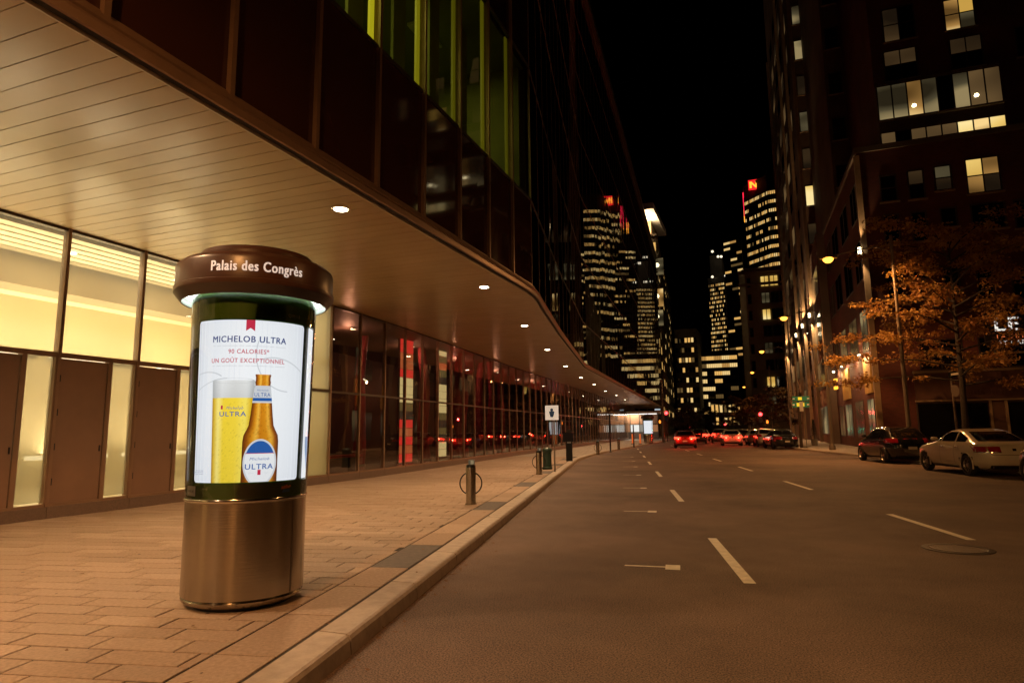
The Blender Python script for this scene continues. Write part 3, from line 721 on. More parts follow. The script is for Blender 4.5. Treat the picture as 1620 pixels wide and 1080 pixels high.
        mb = MB(); disc(f6, BC, 733, 23, 34, None, 718); strip(mb, f5, lambda v: pu(BC - bw(v)), lambda v: pu(BC + bw(v)), pv(636), pv(631), 6, 2)
        flat_text(mb, 'ULTRA', 8.5 * sc, f6, pu(435) - pu(393), .02, pu(BC), pv(743)); flat_text(mb, 'Michelob', 4.5 * sc, f6, pu(428) - pu(398), 0, pu(BC), pv(729), .3)
        flat_text(mb, 'ULTRA', 6.5 * sc, f5, pu(426) - pu(402), .01, pu(BC), pv(629)); flat_text(mb, 'Michelob', 2.8 * sc, f5, pu(422) - pu(405), 0, pu(BC), pv(620), .3)
        flat_text(mb, 'ULTRA', 7.5 * sc, f2, pu(390) - pu(350), .015, pu(370), pv(660)); flat_text(mb, 'Michelob', 4.6 * sc, f2, pu(386) - pu(360), 0, pu(373), pv(649), .3)
        mb.build('blue_print', blue, P0, local=True)
        mb = MB(); strip(mb, f6, lambda v: pu(BC - 2.4), lambda v: pu(BC + 2.4), pv(752), pv(744), 1, 1); strip(mb, f6, lambda v: pu(BC - 22), lambda v: pu(BC + 22), pv(718.8), pv(717.8), 6, 1); strip(mb, f2, lambda v: pu(352), lambda v: pu(355), pv(649), pv(643), 1, 1); mb.build('small_red_print', red, P0, local=True)
        mb = MB(); flat_text(mb, 'Bière', 2.6 * sc, f6, pu(405) - pu(398), 0, pu(402), pv(750)); flat_text(mb, 'légère', 2.6 * sc, f6, pu(430) - pu(422), 0, pu(426), pv(750)); mb.build('label_small_print', grey, P0, local=True)
    # frame, glass cover, cap
    fr = MB()
    for z0, z1, r in ((.876, V0 - .01, .4765), (V1 + .01, 2.56, .4765)): fr.lathe([(.462, z0), (r + fl(z0), z0), (r + fl(z1), z1), (.462, z1)], n=72)
    for k in range(3):
        ac = a0 + 2 * pi / 3 * k + pi / 3; hw = pi / 3 - HU / R - .006
        if k == 1: ac += .1; hw += .1
        if k == 2: ac -= .14; hw += .14
        fr.lathe([(.462 + fl(V0), V0 - .02), (.4765 + fl(V0), V0 - .02), (.4765 + fl(V1), V1 + .02), (.462 + fl(V1), V1 + .02)], n=6, a0=ac - hw, a1=ac + hw)
    fr.build('poster_frame', DKGREEN, t, smooth=40, local=True)
    MB().lathe([(.4868 + fl(.88), .882), (.4868 + fl(2.55), 2.60)], n=96).build('cover_glass', glass('cover_glass', (.97, .98, .96), (1, 1, 1), 1.5), t, smooth=60, local=True)
    if full:
        f = on(.4782); mb = MB(); rrect(mb, f, pu(303) - .004, pu(303) + .145, .905, .985, .006); st = mb.build('sticker', mat('sticker_white', (.62, .62, .60), .5), t, local=True)
        mb = MB(); flat_text(mb, 'astral', .024, on(.4787), .092, .02, pu(303) + .072, .935); mb.build('print', BLACKM, st, local=True)
        mb = MB(); f = on(.4784)
        for q in range(5):
            u = .30 + .018 * q; mb.add([f(u - .012, .945), f(u + .02, .945 + .004 * q), f(u + .012, .965 + .008 * (q % 3)), f(u - .004, .972)], [(0, 1, 2, 3)])
        em = mb.build('emblem', mat('emblem_orange', (.75, .22, .03), .5), t, local=True)
        mb = MB(); [mb.add([f(.30 + .004 * q, .918 + .009 * q), f(.375, .918 + .009 * q), f(.378, .924 + .009 * q), f(.303 + .004 * q, .924 + .009 * q)], [(0, 1, 2, 3)]) for q in range(3)]
        mb.build('emblem_base', mat('emblem_blue', (.03, .2, .5), .5), em, local=True)
        mb = MB(); flat_text(mb, 'QIM118', .03, on(.4785), .115, .006, pu(461) - .03, 2.395); mb.build('number', mat('gold_print', (.40, .33, .16), .5), t, local=True)
    K = .066
    capm = MB().lathe([(.545 + K, 2.55), (.555 + K, 2.555), (.612 + K, 2.625), (.616 + K, 2.64), (.616 + K, 2.665), (.604 + K, 2.672), (.606 + K, 2.84), (.598 + K, 2.862), (.555 + K, 2.90), (.505, 2.925), (.505, 2.955), (.492, 2.975), (.484, 2.975), (.47, 2.998), (.42, 3.012), (0, 3.025)], n=96).build('cap', BROWNCAP, t, smooth=28, local=True)
    MB().lathe([(.50, 2.615), (.57, 2.612), (.60, 2.59), (.610, 2.556)], n=96).build('cap_liner', WHITEM, capm, smooth=30, local=True)
    MB().lathe([(.5455 + K, 2.549), (.556 + K, 2.553), (.613 + K, 2.624)], n=96).build('cap_bevel', mat('cap_bevel_dark', (.045, .03, .02), .35), capm, smooth=30, local=True)
    MB().torus((0, 0, 2.598), (0, 0, 1), .556, .008, 72, 8).build('lamp_tube', glow('column_tube_glow', (.85, 1, .92), 11), capm, local=True)
    if full:
        mb = MB(); flat_text(mb, 'Palais des Congrès', .085, lambda u, v: (.6725 * cos(a0 + .05 + u / .6725), .6725 * sin(a0 + .05 + u / .6725), v), .74, .034, .0, 2.725); mb.build('lettering', mat('white_lettering', (.82, .82, .80), .5, emis=(1, 1, .97), es=.35), capm, local=True)
    return t
CLOC = Vector((-4.228, 4.519, SW))
ad_column(CLOC, 'brown and steel advertising column with lit beer poster', math.atan2(-CLOC.y, -CLOC.x) - .05)
p = gz(1026, 701, SW)
ad_column(p, 'distant advertising column with blank white lit posters', math.atan2(-p.y, -p.x), False)

# ------------------------------------------------------------------ inside the hall: lit panels and trunk-shaped columns
PINK = mat('pink_painted_concrete', (.34, .04, .055), .6, var=(3, .25))
def lit_panel(px0, px1, y0, y1, depth, label, cols):
    X = -11.6 - depth; a = px_(px0, y1, X); c = px_(px1, y1, X); z1 = px_((px0 + px1) / 2, y0, X).z; z0 = max(.36, px_((px0 + px1) / 2, y1, X).z)
    t = thing('lit_panel', label, 'light panel', (X, (a.y + c.y) / 2, z0)); n = 15; h = (z1 - z0) / n
    MB().box(X - .12, X - .03, a.y - .04, c.y + .04, z0 - .03, z1 + .03).build('panel_case', DKBRONZE, t)
    for i in range(n):
        m_ = glow('panel_glow_' + cols[i], {'r': (1, .05, .035), 'y': (1, .78, .34), 'o': (.95, .22, .07), 'd': (.08, .05, .03), 'g': (.25, .18, .06)}[cols[i]], .9 if cols[i] in 'ry' else .6)
        MB().box(X - .03, X, a.y, c.y, z0 + h * i + .012, z0 + h * (i + 1) - .004).build('panel_strip', m_, t)
lit_panel(632, 652, 532, 738, 1.6, 'red and yellow striped light panel inside the glazed hall', 'rorordgyyyroorr')
lit_panel(691, 706, 552, 722, 2.0, 'yellow light panel inside the glazed hall beside pink columns', 'yydgdgyyyydgogy')
def trunk_column(px, depth, r, lean, lab):
    X = -11.6 - depth; p = px_(px, 700, X); t = thing('trunk_column', lab, 'column', (p.x, p.y, .31), group='pink trunk columns in the hall')
    pts = [(lean * sin(i * .9) * .08, lean * .03 * i + .04 * cos(i * 1.3), .62 * i) for i in range(9)]
    MB().tube(pts, [r * (1.35 - .06 * i + .07 * sin(i * 2.1)) for i in range(9)], 12).build('trunk', PINK, t, smooth=60, local=True)
    MB().lathe([(r * 1.7, 0), (r * 1.7, .05), (r * 1.4, .07)], n=20).build('base_plate', DKBRONZE, t, local=True)
for i, (px, d, r, l) in enumerate([(566, 2.6, .18, 1), (672, 2.2, .2, -1), (722, 2.4, .19, 1), (735, 1.5, .16, -1), (758, 2.5, .2, 1), (778, 1.8, .17, -.6), (792, 2.8, .2, .8)]):
    trunk_column(px, d, r, l, 'pink tree-trunk-shaped column standing inside the dark glazed hall')
s = MB()
for y in (19, 24, 30, 37, 46):
    q = MB().lathe([(.14, .06), (.14, .0), (.11, -.01)], (wx(y) - 1.6, y, 5.2), 16).build('hall_lamp', CHROME, CC); MB().lathe([(0, -.004), (.11, -.006)], (wx(y) - 1.6, y, 5.2), 16).build('lens', glow('hall_lamp_glow', (1, .8, .5), 5), q)
    lamp('POINT', 'hall_light', (wx(y) - 1.8, y, 4.9), P_HALL, (1, .42, .25), CC, size=.12)
q = thing('bench', 'low bench with red seat inside the glazed hall', 'bench', (-13.2, 18.2, .31))
MB().box(-13.45, -12.95, 17.2, 19.2, .72, .80).build('seat', mat('red_seat', (.6, .02, .03), .4), q)
for y in (17.4, 19.0): MB().box(-13.4, -13.0, y - .03, y + .03, .31, .72).build('leg', BLACKM, q)

# ------------------------------------------------------------------ street furniture on the near pavement
def copy_tree(o, parent=None):
    c = o.copy(); COL.objects.link(c); c.parent = parent
    for ch in list(o.children): copy_tree(ch, c)
    return c
def bollard(loc, label, rings=True, tagc=True, first=[None]):
    t = thing('bollard', label, 'bollard', loc, math.radians(21), 'steel bollards on the pavement')
    MB().lathe([(.115, 0), (.115, .012), (.098, .016), (.098, .70), (.092, .71), (0, .712)], n=28).build('post', STEEL, t, smooth=30, local=True)
    MB().lathe([(.094, .705), (.094, .745), (.08, .76), (0, .765)], n=28).build('cap', BLACKM, t, smooth=30, local=True)
    if tagc:
        c = MB().box(-.045, .075, -.05, .05, .75, .85).build('number_head', mat('blue_grey_head', (.10, .16, .22), .4), t, local=True)
        MB().box(.0, .06, -.054, -.05, .77, .84).build('plate', mat('pale_blue_plate', (.35, .5, .62), .4), c, local=True)
    if rings: MB().torus((0, 0, .40), (0, 1, 0), .215, .013, 40, 8).build('ring', BLACKM, t, smooth=60, local=True)
    return t
bollard(gz(745, 797, SW), 'steel bollard with a black bicycle ring, nearest the advertising column')
bollard(gz(853, 750, SW), 'steel bollard with a bicycle ring beside the green bin')
bollard(gz(946, 719, SW), 'steel bollard beyond the black pay station, near the red-edged panel')
bollard(gz(979, 711, SW), 'small far steel bollard before the lit kiosk', False)
c = gz(866, 742, SW); t = thing('litter_bin', 'dark green ribbed litter bin behind a steel bollard', 'litter bin', c)
MB().lathe([(.17, 0), (.19, .03), (.19, .08), (.155, .10), (.15, .62), (.185, .65), (.19, .72), (.17, .75), (.12, .78), (0, .80)], n=24).build('body', GREENBIN, t, smooth=35, local=True)
for k in range(10): MB().tube([(.157 * cos(k * pi / 5), .157 * sin(k * pi / 5), .1), (.155 * cos(k * pi / 5), .155 * sin(k * pi / 5), .63)], .012, 6).build('rib', GREENBIN, t, local=True)
c = gz(878, 746, SW); t = thing('sign_post', 'slim post with a white sign bearing a blue figure', 'sign', c)
p = py_(880, 653, c.y); zt = py_(880, 641, c.y).z - SW; zb = py_(880, 664, c.y).z - SW; hwid = .24
MB().tube([(0, 0, 0), (0, 0, zt)], .028, 10).build('post', mat('galvanised_post', (.30, .27, .24), .5, metal=.6), t, local=True)
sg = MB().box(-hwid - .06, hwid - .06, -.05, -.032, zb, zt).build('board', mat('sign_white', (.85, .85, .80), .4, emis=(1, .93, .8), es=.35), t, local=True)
b = MB(); b.lathe([(0, 0), (.055, 0)], n=16); b.v = [(-.06 + x, -.053, (zb + zt) / 2 + .10 + y) for x, y, z in b.v]
b.add([(-.06 - .10, -.053, (zb + zt) / 2 + .05), (-.06 + .10, -.053, (zb + zt) / 2 + .05), (-.06 + .08, -.053, (zb + zt) / 2 - .05), (-.06 + .05, -.053, (zb + zt) / 2 - .15), (-.06 - .05, -.053, (zb + zt) / 2 - .15), (-.06 - .08, -.053, (zb + zt) / 2 - .05)], [(0, 1, 2, 3, 4, 5)])
b.build('figure', mat('sign_blue', (.02, .10, .35), .5), sg, local=True)
c = gz(901, 729, SW); t = thing('pay_station', 'tall black parking pay station with a slanted top', 'pay station', c, math.radians(15))
MB().box(-.15, .15, -.14, .14, 0, 1.28).build('cabinet', BLACKM, t, local=True)
MB().add([(-.24, -.2, 1.50), (.22, -.2, 1.33), (.22, .2, 1.33), (-.24, .2, 1.50), (-.24, -.2, 1.54), (.22, -.2, 1.37), (.22, .2, 1.37), (-.24, .2, 1.54)], [(0, 1, 2, 3), (7, 6, 5, 4), (0, 4, 5, 1), (1, 5, 6, 2), (2, 6, 7, 3), (3, 7, 4, 0)]).build('solar_top', mat('solar_panel', (.03, .03, .04), .2), t, local=True)
MB().box(-.12, .10, -.1, .1, 1.28, 1.45).build('neck', BLACKM, t, local=True)
MB().lathe([(0, 0), (.085, 0)], n=20).build('dial', mat('grey_dial', (.35, .36, .36), .4), t, local=True); D.objects[t.children[-1].name].rotation_euler = (pi / 2, 0, 0); t.children[-1].location = (0, -.146, 1.12)
MB().box(-.09, .09, -.148, -.14, .82, .98).build('screen', mat('grey_screen', (.22, .24, .25), .3), t, local=True)
# far pavement: kiosk with lit canopy, posts, poles
KY = 98; a = py_(955, 690, KY); e = py_(1042, 690, KY)
t = thing('kiosk', 'brightly lit glazed kiosk with a pale canopy at the end of the pavement', 'kiosk', ((a.x + e.x) / 2, KY, SW)); x0, x1 = a.x, e.x
MB().box(x0 - .4, x1 + .6, KY - 1.2, KY + 3, 3.95, 4.3).build('canopy', WHITEM, t)
for k in range(6): MB().box(lerp(x0, x1, k / 6) + .1, lerp(x0, x1, (k + 1) / 6) - .1, KY - 1.1, KY - .3, 3.85, 3.94).build('strip_light', glow('kiosk_tube', (1, .95, .85), 1.6), t)
for k in range(7): xx = lerp(x0, x1, k / 6); MB().box(xx - .05, xx + .05, KY - .05, KY + .05, SW, 3.95).build('post', DKBRONZE, t)
for k in range(6):
    xa, xb = lerp(x0, x1, k / 6) + .06, lerp(x0, x1, (k + 1) / 6) - .06
    MB().box(xa, xb, KY - .02, KY + .02, SW, 1.2).build('panel', DARKINT, t)
    MB().box(xa, xb, KY - .02, KY + .02, 1.25, 2.3).build('pane', glow(['kiosk_pane_w', 'kiosk_pane_g', 'kiosk_pane_o'][k % 3], [(.95, .95, .9), (.45, .42, .36), (.6, .25, .1)][k % 3], .85 if k % 3 == 0 else .5), t)
    MB().box(xa, xb, KY - .02, KY + .02, 2.4, 3.8).build('panel', mat('kiosk_brown', (.25, .12, .06), .6), t)
lamp('AREA', 'kiosk_light', ((x0 + x1) / 2, KY - .8, 3.8), 500, (1, .9, .7), t, size=3)
for px, py, top, nm, lab, mt in ((966, 715, 655, 'post', 'thin dark post before the kiosk', BLACKM), (1003, 707, 672, 'post', 'thick black post before the kiosk beside orange markers', BLACKM), (1050, 700, 600, 'utility_pole', 'dark utility pole carrying a red traffic signal', DKBRONZE)):
    c = gz(px, py, SW); h = py_(px, top, c.y).z - SW; r = .05 if nm == 'post' else .14
    o = thing(nm, lab, 'post', c); MB().tube([(0, 0, 0), (0, 0, h)], r, 10).build('shaft', mt, o, local=True); MB().lathe([(r * 1.8, 0), (r * 1.8, .04), (r, .06)], n=14).build('base_plate', mt, o, local=True)
ORANGE = mat('orange_marker', (.9, .22, .05), .5, emis=(1, .25, .06), es=.25)
for px, py, lab in ((1001, 697, 'orange marker post beside the thick black post'), (1013, 697, 'orange marker post between the black post and the far advertising column')):
    c = gz(px, 702, SW); h = 1.0; o = thing('marker_post', lab, 'marker', c, group='orange markers at the pavement end')
    MB().tube([(0, 0, .05), (0, 0, h)], .09, 10).build('tube', ORANGE, o, local=True); MB().lathe([(.2, 0), (.2, .05), (.1, .07)], n=14).build('base', BLACKM, o, local=True)

# ------------------------------------------------------------------ street lamps
GALV = mat('lamp_pole_paint', (.20, .16, .12), .5, metal=.3)
def street_lamp(head, base, label, power=None, flood=False):
    t = thing('street_lamp', label, 'street lamp', base, group='sodium street lamps')
    b0 = Vector(base); h = Vector(head) - b0; top = h.z + .9
    MB().tube([(0, 0, 0), (0, 0, 1.0), (0, 0, top)], [.12, .10, .065], 12).build('pole', GALV, t, smooth=60, local=True)
    MB().lathe([(.2, 0), (.2, .25), (.13, .35), (.12, .4)], n=16).build('pole_base', GALV, t, smooth=40, local=True)
    MB().tube([(0, 0, top - .8), (h.x * .25, h.y * .25, h.z + .42), (h.x * .6, h.y * .6, h.z + .30), (h.x * .93, h.y * .93, h.z + .14)], .035, 8).build('arm', GALV, t, smooth=60, local=True)
    d = Vector((h.x, h.y)).normalized(); c = Vector((h.x, h.y))
    hd = MB(); prof = [(-.42, .06, .03), (-.3, .14, .10), (0, .17, .14), (.25, .13, .10), (.36, .05, .04)]
    vs = []
    for s_, w, hh in prof:
        q = c + d * s_; n_ = Vector((-d.y, d.x)) * w
        vs += [(q.x - n_.x, q.y - n_.y, h.z + .03), (q.x - n_.x * .6, q.y - n_.y * .6, h.z + .03 + hh), (q.x + n_.x * .6, q.y + n_.y * .6, h.z + .03 + hh), (q.x + n_.x, q.y + n_.y, h.z + .03)]
    fs = []
    for i in range(4):
        for j in range(3): A = i * 4 + j; fs.append((A, A + 1, A + 5, A + 4))
    hd.add(vs, fs); head_o = hd.build('lamp_head', GALV, t, smooth=50, local=True)
    MB().lathe([(0, -.19), (.12, -.165), (.21, -.08), (.24, .0), (.2, .06), (0, .08)], (c.x, c.y, h.z), 20).build('lamp_glass', glow('sodium_glow', (1, .36, .04), 4.5), head_o, smooth=60, local=True)
    if flood: lamp('POINT', 'sodium_lamp', Vector(head) - Vector((0, 0, .3)), power, C_SODIUM, t, size=.16)
    else: lamp('SPOT', 'sodium_lamp', Vector(head) - Vector((0, 0, .2)), power or P_STREET, C_SODIUM, t, size=.16, spot_size=math.radians(174), spot_blend=.3)
    return t
LP = [((1310, 410), 9.5, (6.25, 33.3)), ((1240, 503), 8.9, (4.3, 46.2)), ((1205, 556), 9.5, (3.0, 71.5)), ((1190, 589), 9.5, (1.8, 97.5)), ((1177, 612), 9.5, (.2, 131))]
LL = ['street lamp behind the parked black hatchback', 'street lamp with a thick pole beside the brick building corner', 'street lamp beyond the green direction sign', 'street lamp before the limestone block', 'farthest street lamp along the right pavement']
for (px, z, bs), lb in zip(LP, LL):
    h = gz(px[0], px[1], z); street_lamp(h, (bs[0], bs[1], SW), 'orange sodium ' + lb, P_STREET * (1.7 if px[0] == 1310 else 1))
street_lamp((-1.4, -5.0, 8.6), (-.9 + kl(-5) - kl(-5) + .1 - 1.2, -5.4, SW), 'orange sodium street lamp on the kerb of the paved forecourt', P_STREET * 2.4)
street_lamp((10.6, 8.5, 9.5), (13.2, 8.2, SW), 'orange sodium street lamp on the far kerb opposite the forecourt', 480, flood=True)

# ------------------------------------------------------------------ traffic signals
RED = glow('signal_red', (1, .03, .03), 8); HAND = glow('signal_hand', (1, .22, .02), 2.5); GRN = glow('signal_green', (.1, 1, .55), 3)
def signal(px, py, Y, label, lit=0, hand=None, r=.2, post=True):
    p = py_(px, py, Y); t = thing('traffic_signal', label, 'traffic signal', (p.x, p.y, SW)); z = p.z - SW
    MB().tube([(.0, .22, 0), (.0, .22, z + .3)], .06, 10).build('post', BLACKM, t, local=True)
    hs = MB().box(-.2, .2, 0, .16, z - .95, z + .25).build('housing', BLACKM, t, local=True)
    for k in range(3):
        zc = z - .36 * k; on_ = k == lit
        b = MB().lathe([(0, 0), (r, 0)], n=18); b.v = [(x, -.02, zc + y) for x, y, _ in b.v]; b.build('lens', (RED if k == 0 else GRN) if on_ else mat('dark_lens', (.02, .02, .02), .3), hs, local=True)
        b = MB()
        for i in range(13):
            an = pi * i / 12
            for yy in (0, -.2): b.v.append((.16 * cos(an), yy, zc + .16 * sin(an)))
        for i in range(12): b.f.append((2 * i, 2 * i + 1, 2 * i + 3, 2 * i + 2)); b.mi.append(0)
        b.build('visor', BLACKM, hs, local=True)
    lamp('POINT', 'signal_light', (p.x, p.y - .3, p.z), 60 if lit == 0 else 20, (1, .05, .05) if lit == 0 else (.1, 1, .5), t, size=.12)
    if hand:
        q = py_(hand[0], hand[1], Y) - Vector((p.x, p.y, SW))
        hh = MB().box(q.x - .22, q.x + .22, 0, .14, q.z - .25, q.z + .25).build('walk_signal', BLACKM, t, local=True)
        b = MB(); b.add([(q.x - .09, -.006, q.z - .17), (q.x + .08, -.006, q.z - .17), (q.x + .12, -.006, q.z), (q.x + .06, -.006, q.z + .18), (q.x - .08, -.006, q.z + .19), (q.x - .12, -.006, q.z)], [tuple(range(6))]); b.build('hand', HAND, hh, local=True)
signal(1054, 653, 76, 'red traffic signal by the left kerb with an orange hand', 0, (1044, 667))
signal(1203, 655, 78, 'red traffic signal by the right kerb with an orange hand', 0, (1214, 667))
signal(1092, 675, 150, 'small distant red traffic signal left of the stopped cars', 0)
signal(1147, 671, 150, 'small distant red traffic signal above the stopped cars', 0)
signal(1106, 681, 190, 'tiny distant green traffic signal far down the street', 2)
# green direction sign on its pole, street-name boards
c = Vector((2.75, 51, SW)); t = thing('direction_sign', 'green direction sign with two yellow patches on a tall pole', 'sign', c)
MB().tube([(0, 0, 0), (0, 0, 7.2)], .11, 10).build('pole', DKBRONZE, t, local=True)
for y0, y1, w in ((627, 634, (1262, 1268)), (636, 644, (1260, 1272))):
    z1, z0 = py_(1266, y0, 51).z - SW, py_(1266, y1, 51).z - SW; xa = py_(1253, y0, 51).x - c.x; xb = py_(1280, y0, 51).x - c.x
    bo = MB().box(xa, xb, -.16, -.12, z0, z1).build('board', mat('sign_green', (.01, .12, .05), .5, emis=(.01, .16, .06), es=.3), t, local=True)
    ya, yb = py_(w[0], y0, 51).x - c.x, py_(w[1], y0, 51).x - c.x
    MB().box(ya, yb, -.175, -.161, z0 + .06, z1 - .05).build('patch', glow('sign_yellow', (1, .60, .02), 1.0), bo, local=True)
    for q in (-1, 1): MB().box((xa + xb) / 2 + q * .48 - .07, (xa + xb) / 2 + q * .48 + .07, -.172, -.161, z0 + .12, z1 - .12).build('arrow', mat('sign_white2', (.7, .7, .65), .5), bo, local=True)
MB().box(.05, .3, -.2, -.1, 2.6, 3.3).build('small_board', mat('pale_board', (.5, .46, .4), .5), t, local=True)
MB().tube([(.35, 0, 0), (.35, 0, 3.3)], .03, 8).build('side_post', GALV, t, local=True)
c = gz(1500, 700, SW); c = Vector((9.5, 37, SW)); p = py_(1504, 594, 37); c = Vector((p.x, 37, SW))
t = thing('one_way_sign', 'white arrow sign above a round disc on a slim post', 'sign', c)
MB().tube([(0, 0, 0), (0, 0, p.z + .1)], .035, 8).build('post', GALV, t, local=True)
z = p.z - SW
b = MB().add([(-.1, -.05, z - .12), (.62, -.05, z - .02), (.62, -.05, z + .26), (-.1, -.05, z + .16), (-.1, -.03, z - .12), (.62, -.03, z - .02), (.62, -.03, z + .26), (-.1, -.03, z + .16)], [(0, 1, 2, 3), (7, 6, 5, 4), (0, 4, 5, 1), (1, 5, 6, 2), (2, 6, 7, 3), (3, 7, 4, 0)]); bo = b.build('board', BLACKM, t, local=True)
MB().add([(0, -.055, z), (.38, -.055, z + .05), (.38, -.055, z), (.56, -.055, z + .1), (.38, -.055, z + .2), (.38, -.055, z + .15), (0, -.055, z + .1)], [tuple(range(7))]).build('arrow', mat('sign_white3', (.8, .74, .62), .5), bo, local=True)
b = MB().lathe([(0, 0), (.3, 0), (.3, .02), (0, .02)], n=24); b.v = [(.1 + x * .55, -.05 - zz, z - .75 + y) for x, y, zz in b.v]; b.build('disc', mat('sign_back_grey', (.22, .18, .15), .5), t, local=True)

# ------------------------------------------------------------------ buildings: shared pieces
def win(mb_parent, x0, x1, z0, z1, Y, glassm, cols=1, rows=1, sill=True, depth=.12, lamp_at=None):
    """a window in a wall facing the camera (plane y = Y): frame, panes, mullions, sill"""
    o = MB(); w = .07
    o.box(x0 - w, x1 + w, Y - .05, Y - .003, z1, z1 + w); o.box(x0 - w, x1 + w, Y - .05, Y - .003, z0 - w, z0); o.box(x0 - w, x0, Y - .05, Y - .003, z0, z1); o.box(x1, x1 + w, Y - .05, Y - .003, z0, z1)
    f = o.build('window', FRAMEM, mb_parent)
    for i in range(cols):
        for j in range(rows):
            g = glassm[(i + j * cols) % len(glassm)] if isinstance(glassm, (list, tuple)) else glassm
            a, c = lerp(x0, x1, i / cols), lerp(x0, x1, (i + 1) / cols); d, e = lerp(z0, z1, j / rows), lerp(z0, z1, (j + 1) / rows)
            MB().quad((a + .02, Y - .012, d + .02), (c - .02, Y - .012, d + .02), (c - .02, Y - .012, e - .02), (a + .02, Y - .012, e - .02)).build('pane', g, f)
    for i in range(1, cols): a = lerp(x0, x1, i / cols); MB().box(a - .035, a + .035, Y - .045, Y - .004, z0, z1).build('window_bar', FRAMEM, f)
    for j in range(1, rows): a = lerp(z0, z1, j / rows); MB().box(x0, x1, Y - .043, Y - .005, a - .035, a + .035).build('window_bar', FRAMEM, f)
    if sill: MB().box(x0 - .15, x1 + .15, Y - .14, Y - .001, z0 - .16, z0 - w - .002).build('sill', STONETRIM, f)
    return f
def room(name, cols, scale=.6):      # view into a lit room: uneven brightness of the lit interior
    mt = D.materials.get(name)
    if mt: return mt
    mt = glow(name, cols[0], 1); nt = mt.node_tree; bs = nt.nodes['Principled BSDF']; tc = nd(nt, 'ShaderNodeTexCoord'); n = nd(nt, 'ShaderNodeTexNoise'); n.inputs['Scale'].default_value = scale; n.inputs['Detail'].default_value = 0; mp = nd(nt, 'ShaderNodeMapping'); mp.inputs['Scale'].default_value = (.3, .3, .8)
    cr = nd(nt, 'ShaderNodeValToRGB'); el = cr.color_ramp.elements; el[0].position = .34; el[0].color = (*cols[0], 1); el[1].position = .68; el[1].color = (*cols[-1], 1)
    if len(cols) > 2: e = el.new(.52); e.color = (*cols[1], 1)
    nt.links.new(tc.outputs['Object'], mp.inputs[0]); nt.links.new(mp.outputs[0], n.inputs['Vector']); nt.links.new(n.outputs[0], cr.inputs[0]); nt.links.new(cr.outputs[0], bs.inputs['Emission Color']); bs.inputs['Roughness'].default_value = .1; return mt
R_WARM = room('room_warm', [(.10, .05, .012), (.36, .19, .05), (.95, .66, .26)]); R_DIM = room('room_dim', [(.010, .006, .003), (.035, .02, .008), (.11, .065, .025)], .5); R_GREY = room('room_grey', [(.02, .015, .007), (.075, .06, .03), (.28, .21, .095)], .7); R_GOLD = room('room_gold', [(.55, .32, .06), (.85, .58, .16), (1, .78, .34)], .5)
R_RED = room('room_magenta', [(.05, .025, .015), (.16, .02, .05)], 1.2)

# --- apartment tower and its podium, right
AT = thing('apartment_tower', 'dark red brick apartment tower with a few lit windows', 'building', (20, 60, 0))
PY0, TY0 = 44.0, 50.0
xc = 6.8
def fx(y): return 6.85 - .035 * (y - 44)
s = MB(); s.hexa([(xc, PY0), (44, PY0), (44, 70), (fx(70) + .4, 70)], 0, 18.8); s.build('podium_wall', BRICK, AT)
MB().hexa([(xc - .12, PY0 - .12), (44, PY0 - .12), (44, 70), (fx(70) + .3, 70)], 18.8, 19.15).build('podium_cornice', CONC, AT)
s = MB(); s.box(9.25, 44, TY0, 90, 18.9, 78); s.build('tower_wall', BRICK, AT)
s = MB(); s.hexa([(7.6, 62), (9.2, 62), (9.2, 90), (7.0, 90)], 18.9, 78); s.hexa([(6.05, 77), (7.55, 77), (7.5, 108), (4.9, 108)], 0, 78); s.hexa([(5.8, 62.3), (7.6, 62.3), (7.5, 76.9), (6.05, 76.9)], 0, 19.0); s.build('rear_wall', BRICK2, AT)
def wpx(a, y0, c, y1, Y): p, q = py_(a, y0, Y), py_(c, y1, Y); return min(p.x, q.x), max(p.x, q.x), min(p.z, q.z), max(p.z, q.z)
def wwin(a, y0, c, y1, Y, g, cols=1, rows=1, sill=True):
    x0, x1, z0, z1 = wpx(a, y0, c, y1, Y); return win(AT, x0, x1, z0, z1, Y, g, cols, rows, sill)
wwin(1492, 3, 1543, 40, TY0, [R_WARM, R_GREY, R_WARM, R_GOLD], 2, 2); wwin(1395, 18, 1448, 58, TY0, [R_DIM, DKWIN], 2, 2); wwin(1398, 84, 1452, 120, TY0, [DKWIN, DKWIN, R_DIM, R_DIM], 2, 2); wwin(1502, 64, 1556, 102, TY0, [DKWIN, DKWIN, R_DIM, R_DIM], 2, 2); wwin(1606, 45, 1640, 85, TY0, DKWIN, 2, 2)
for px in (1395, 1492, 1606): wwin(px, -60, px + 52, -22, TY0, [R_DIM, DKWIN], 2, 2)
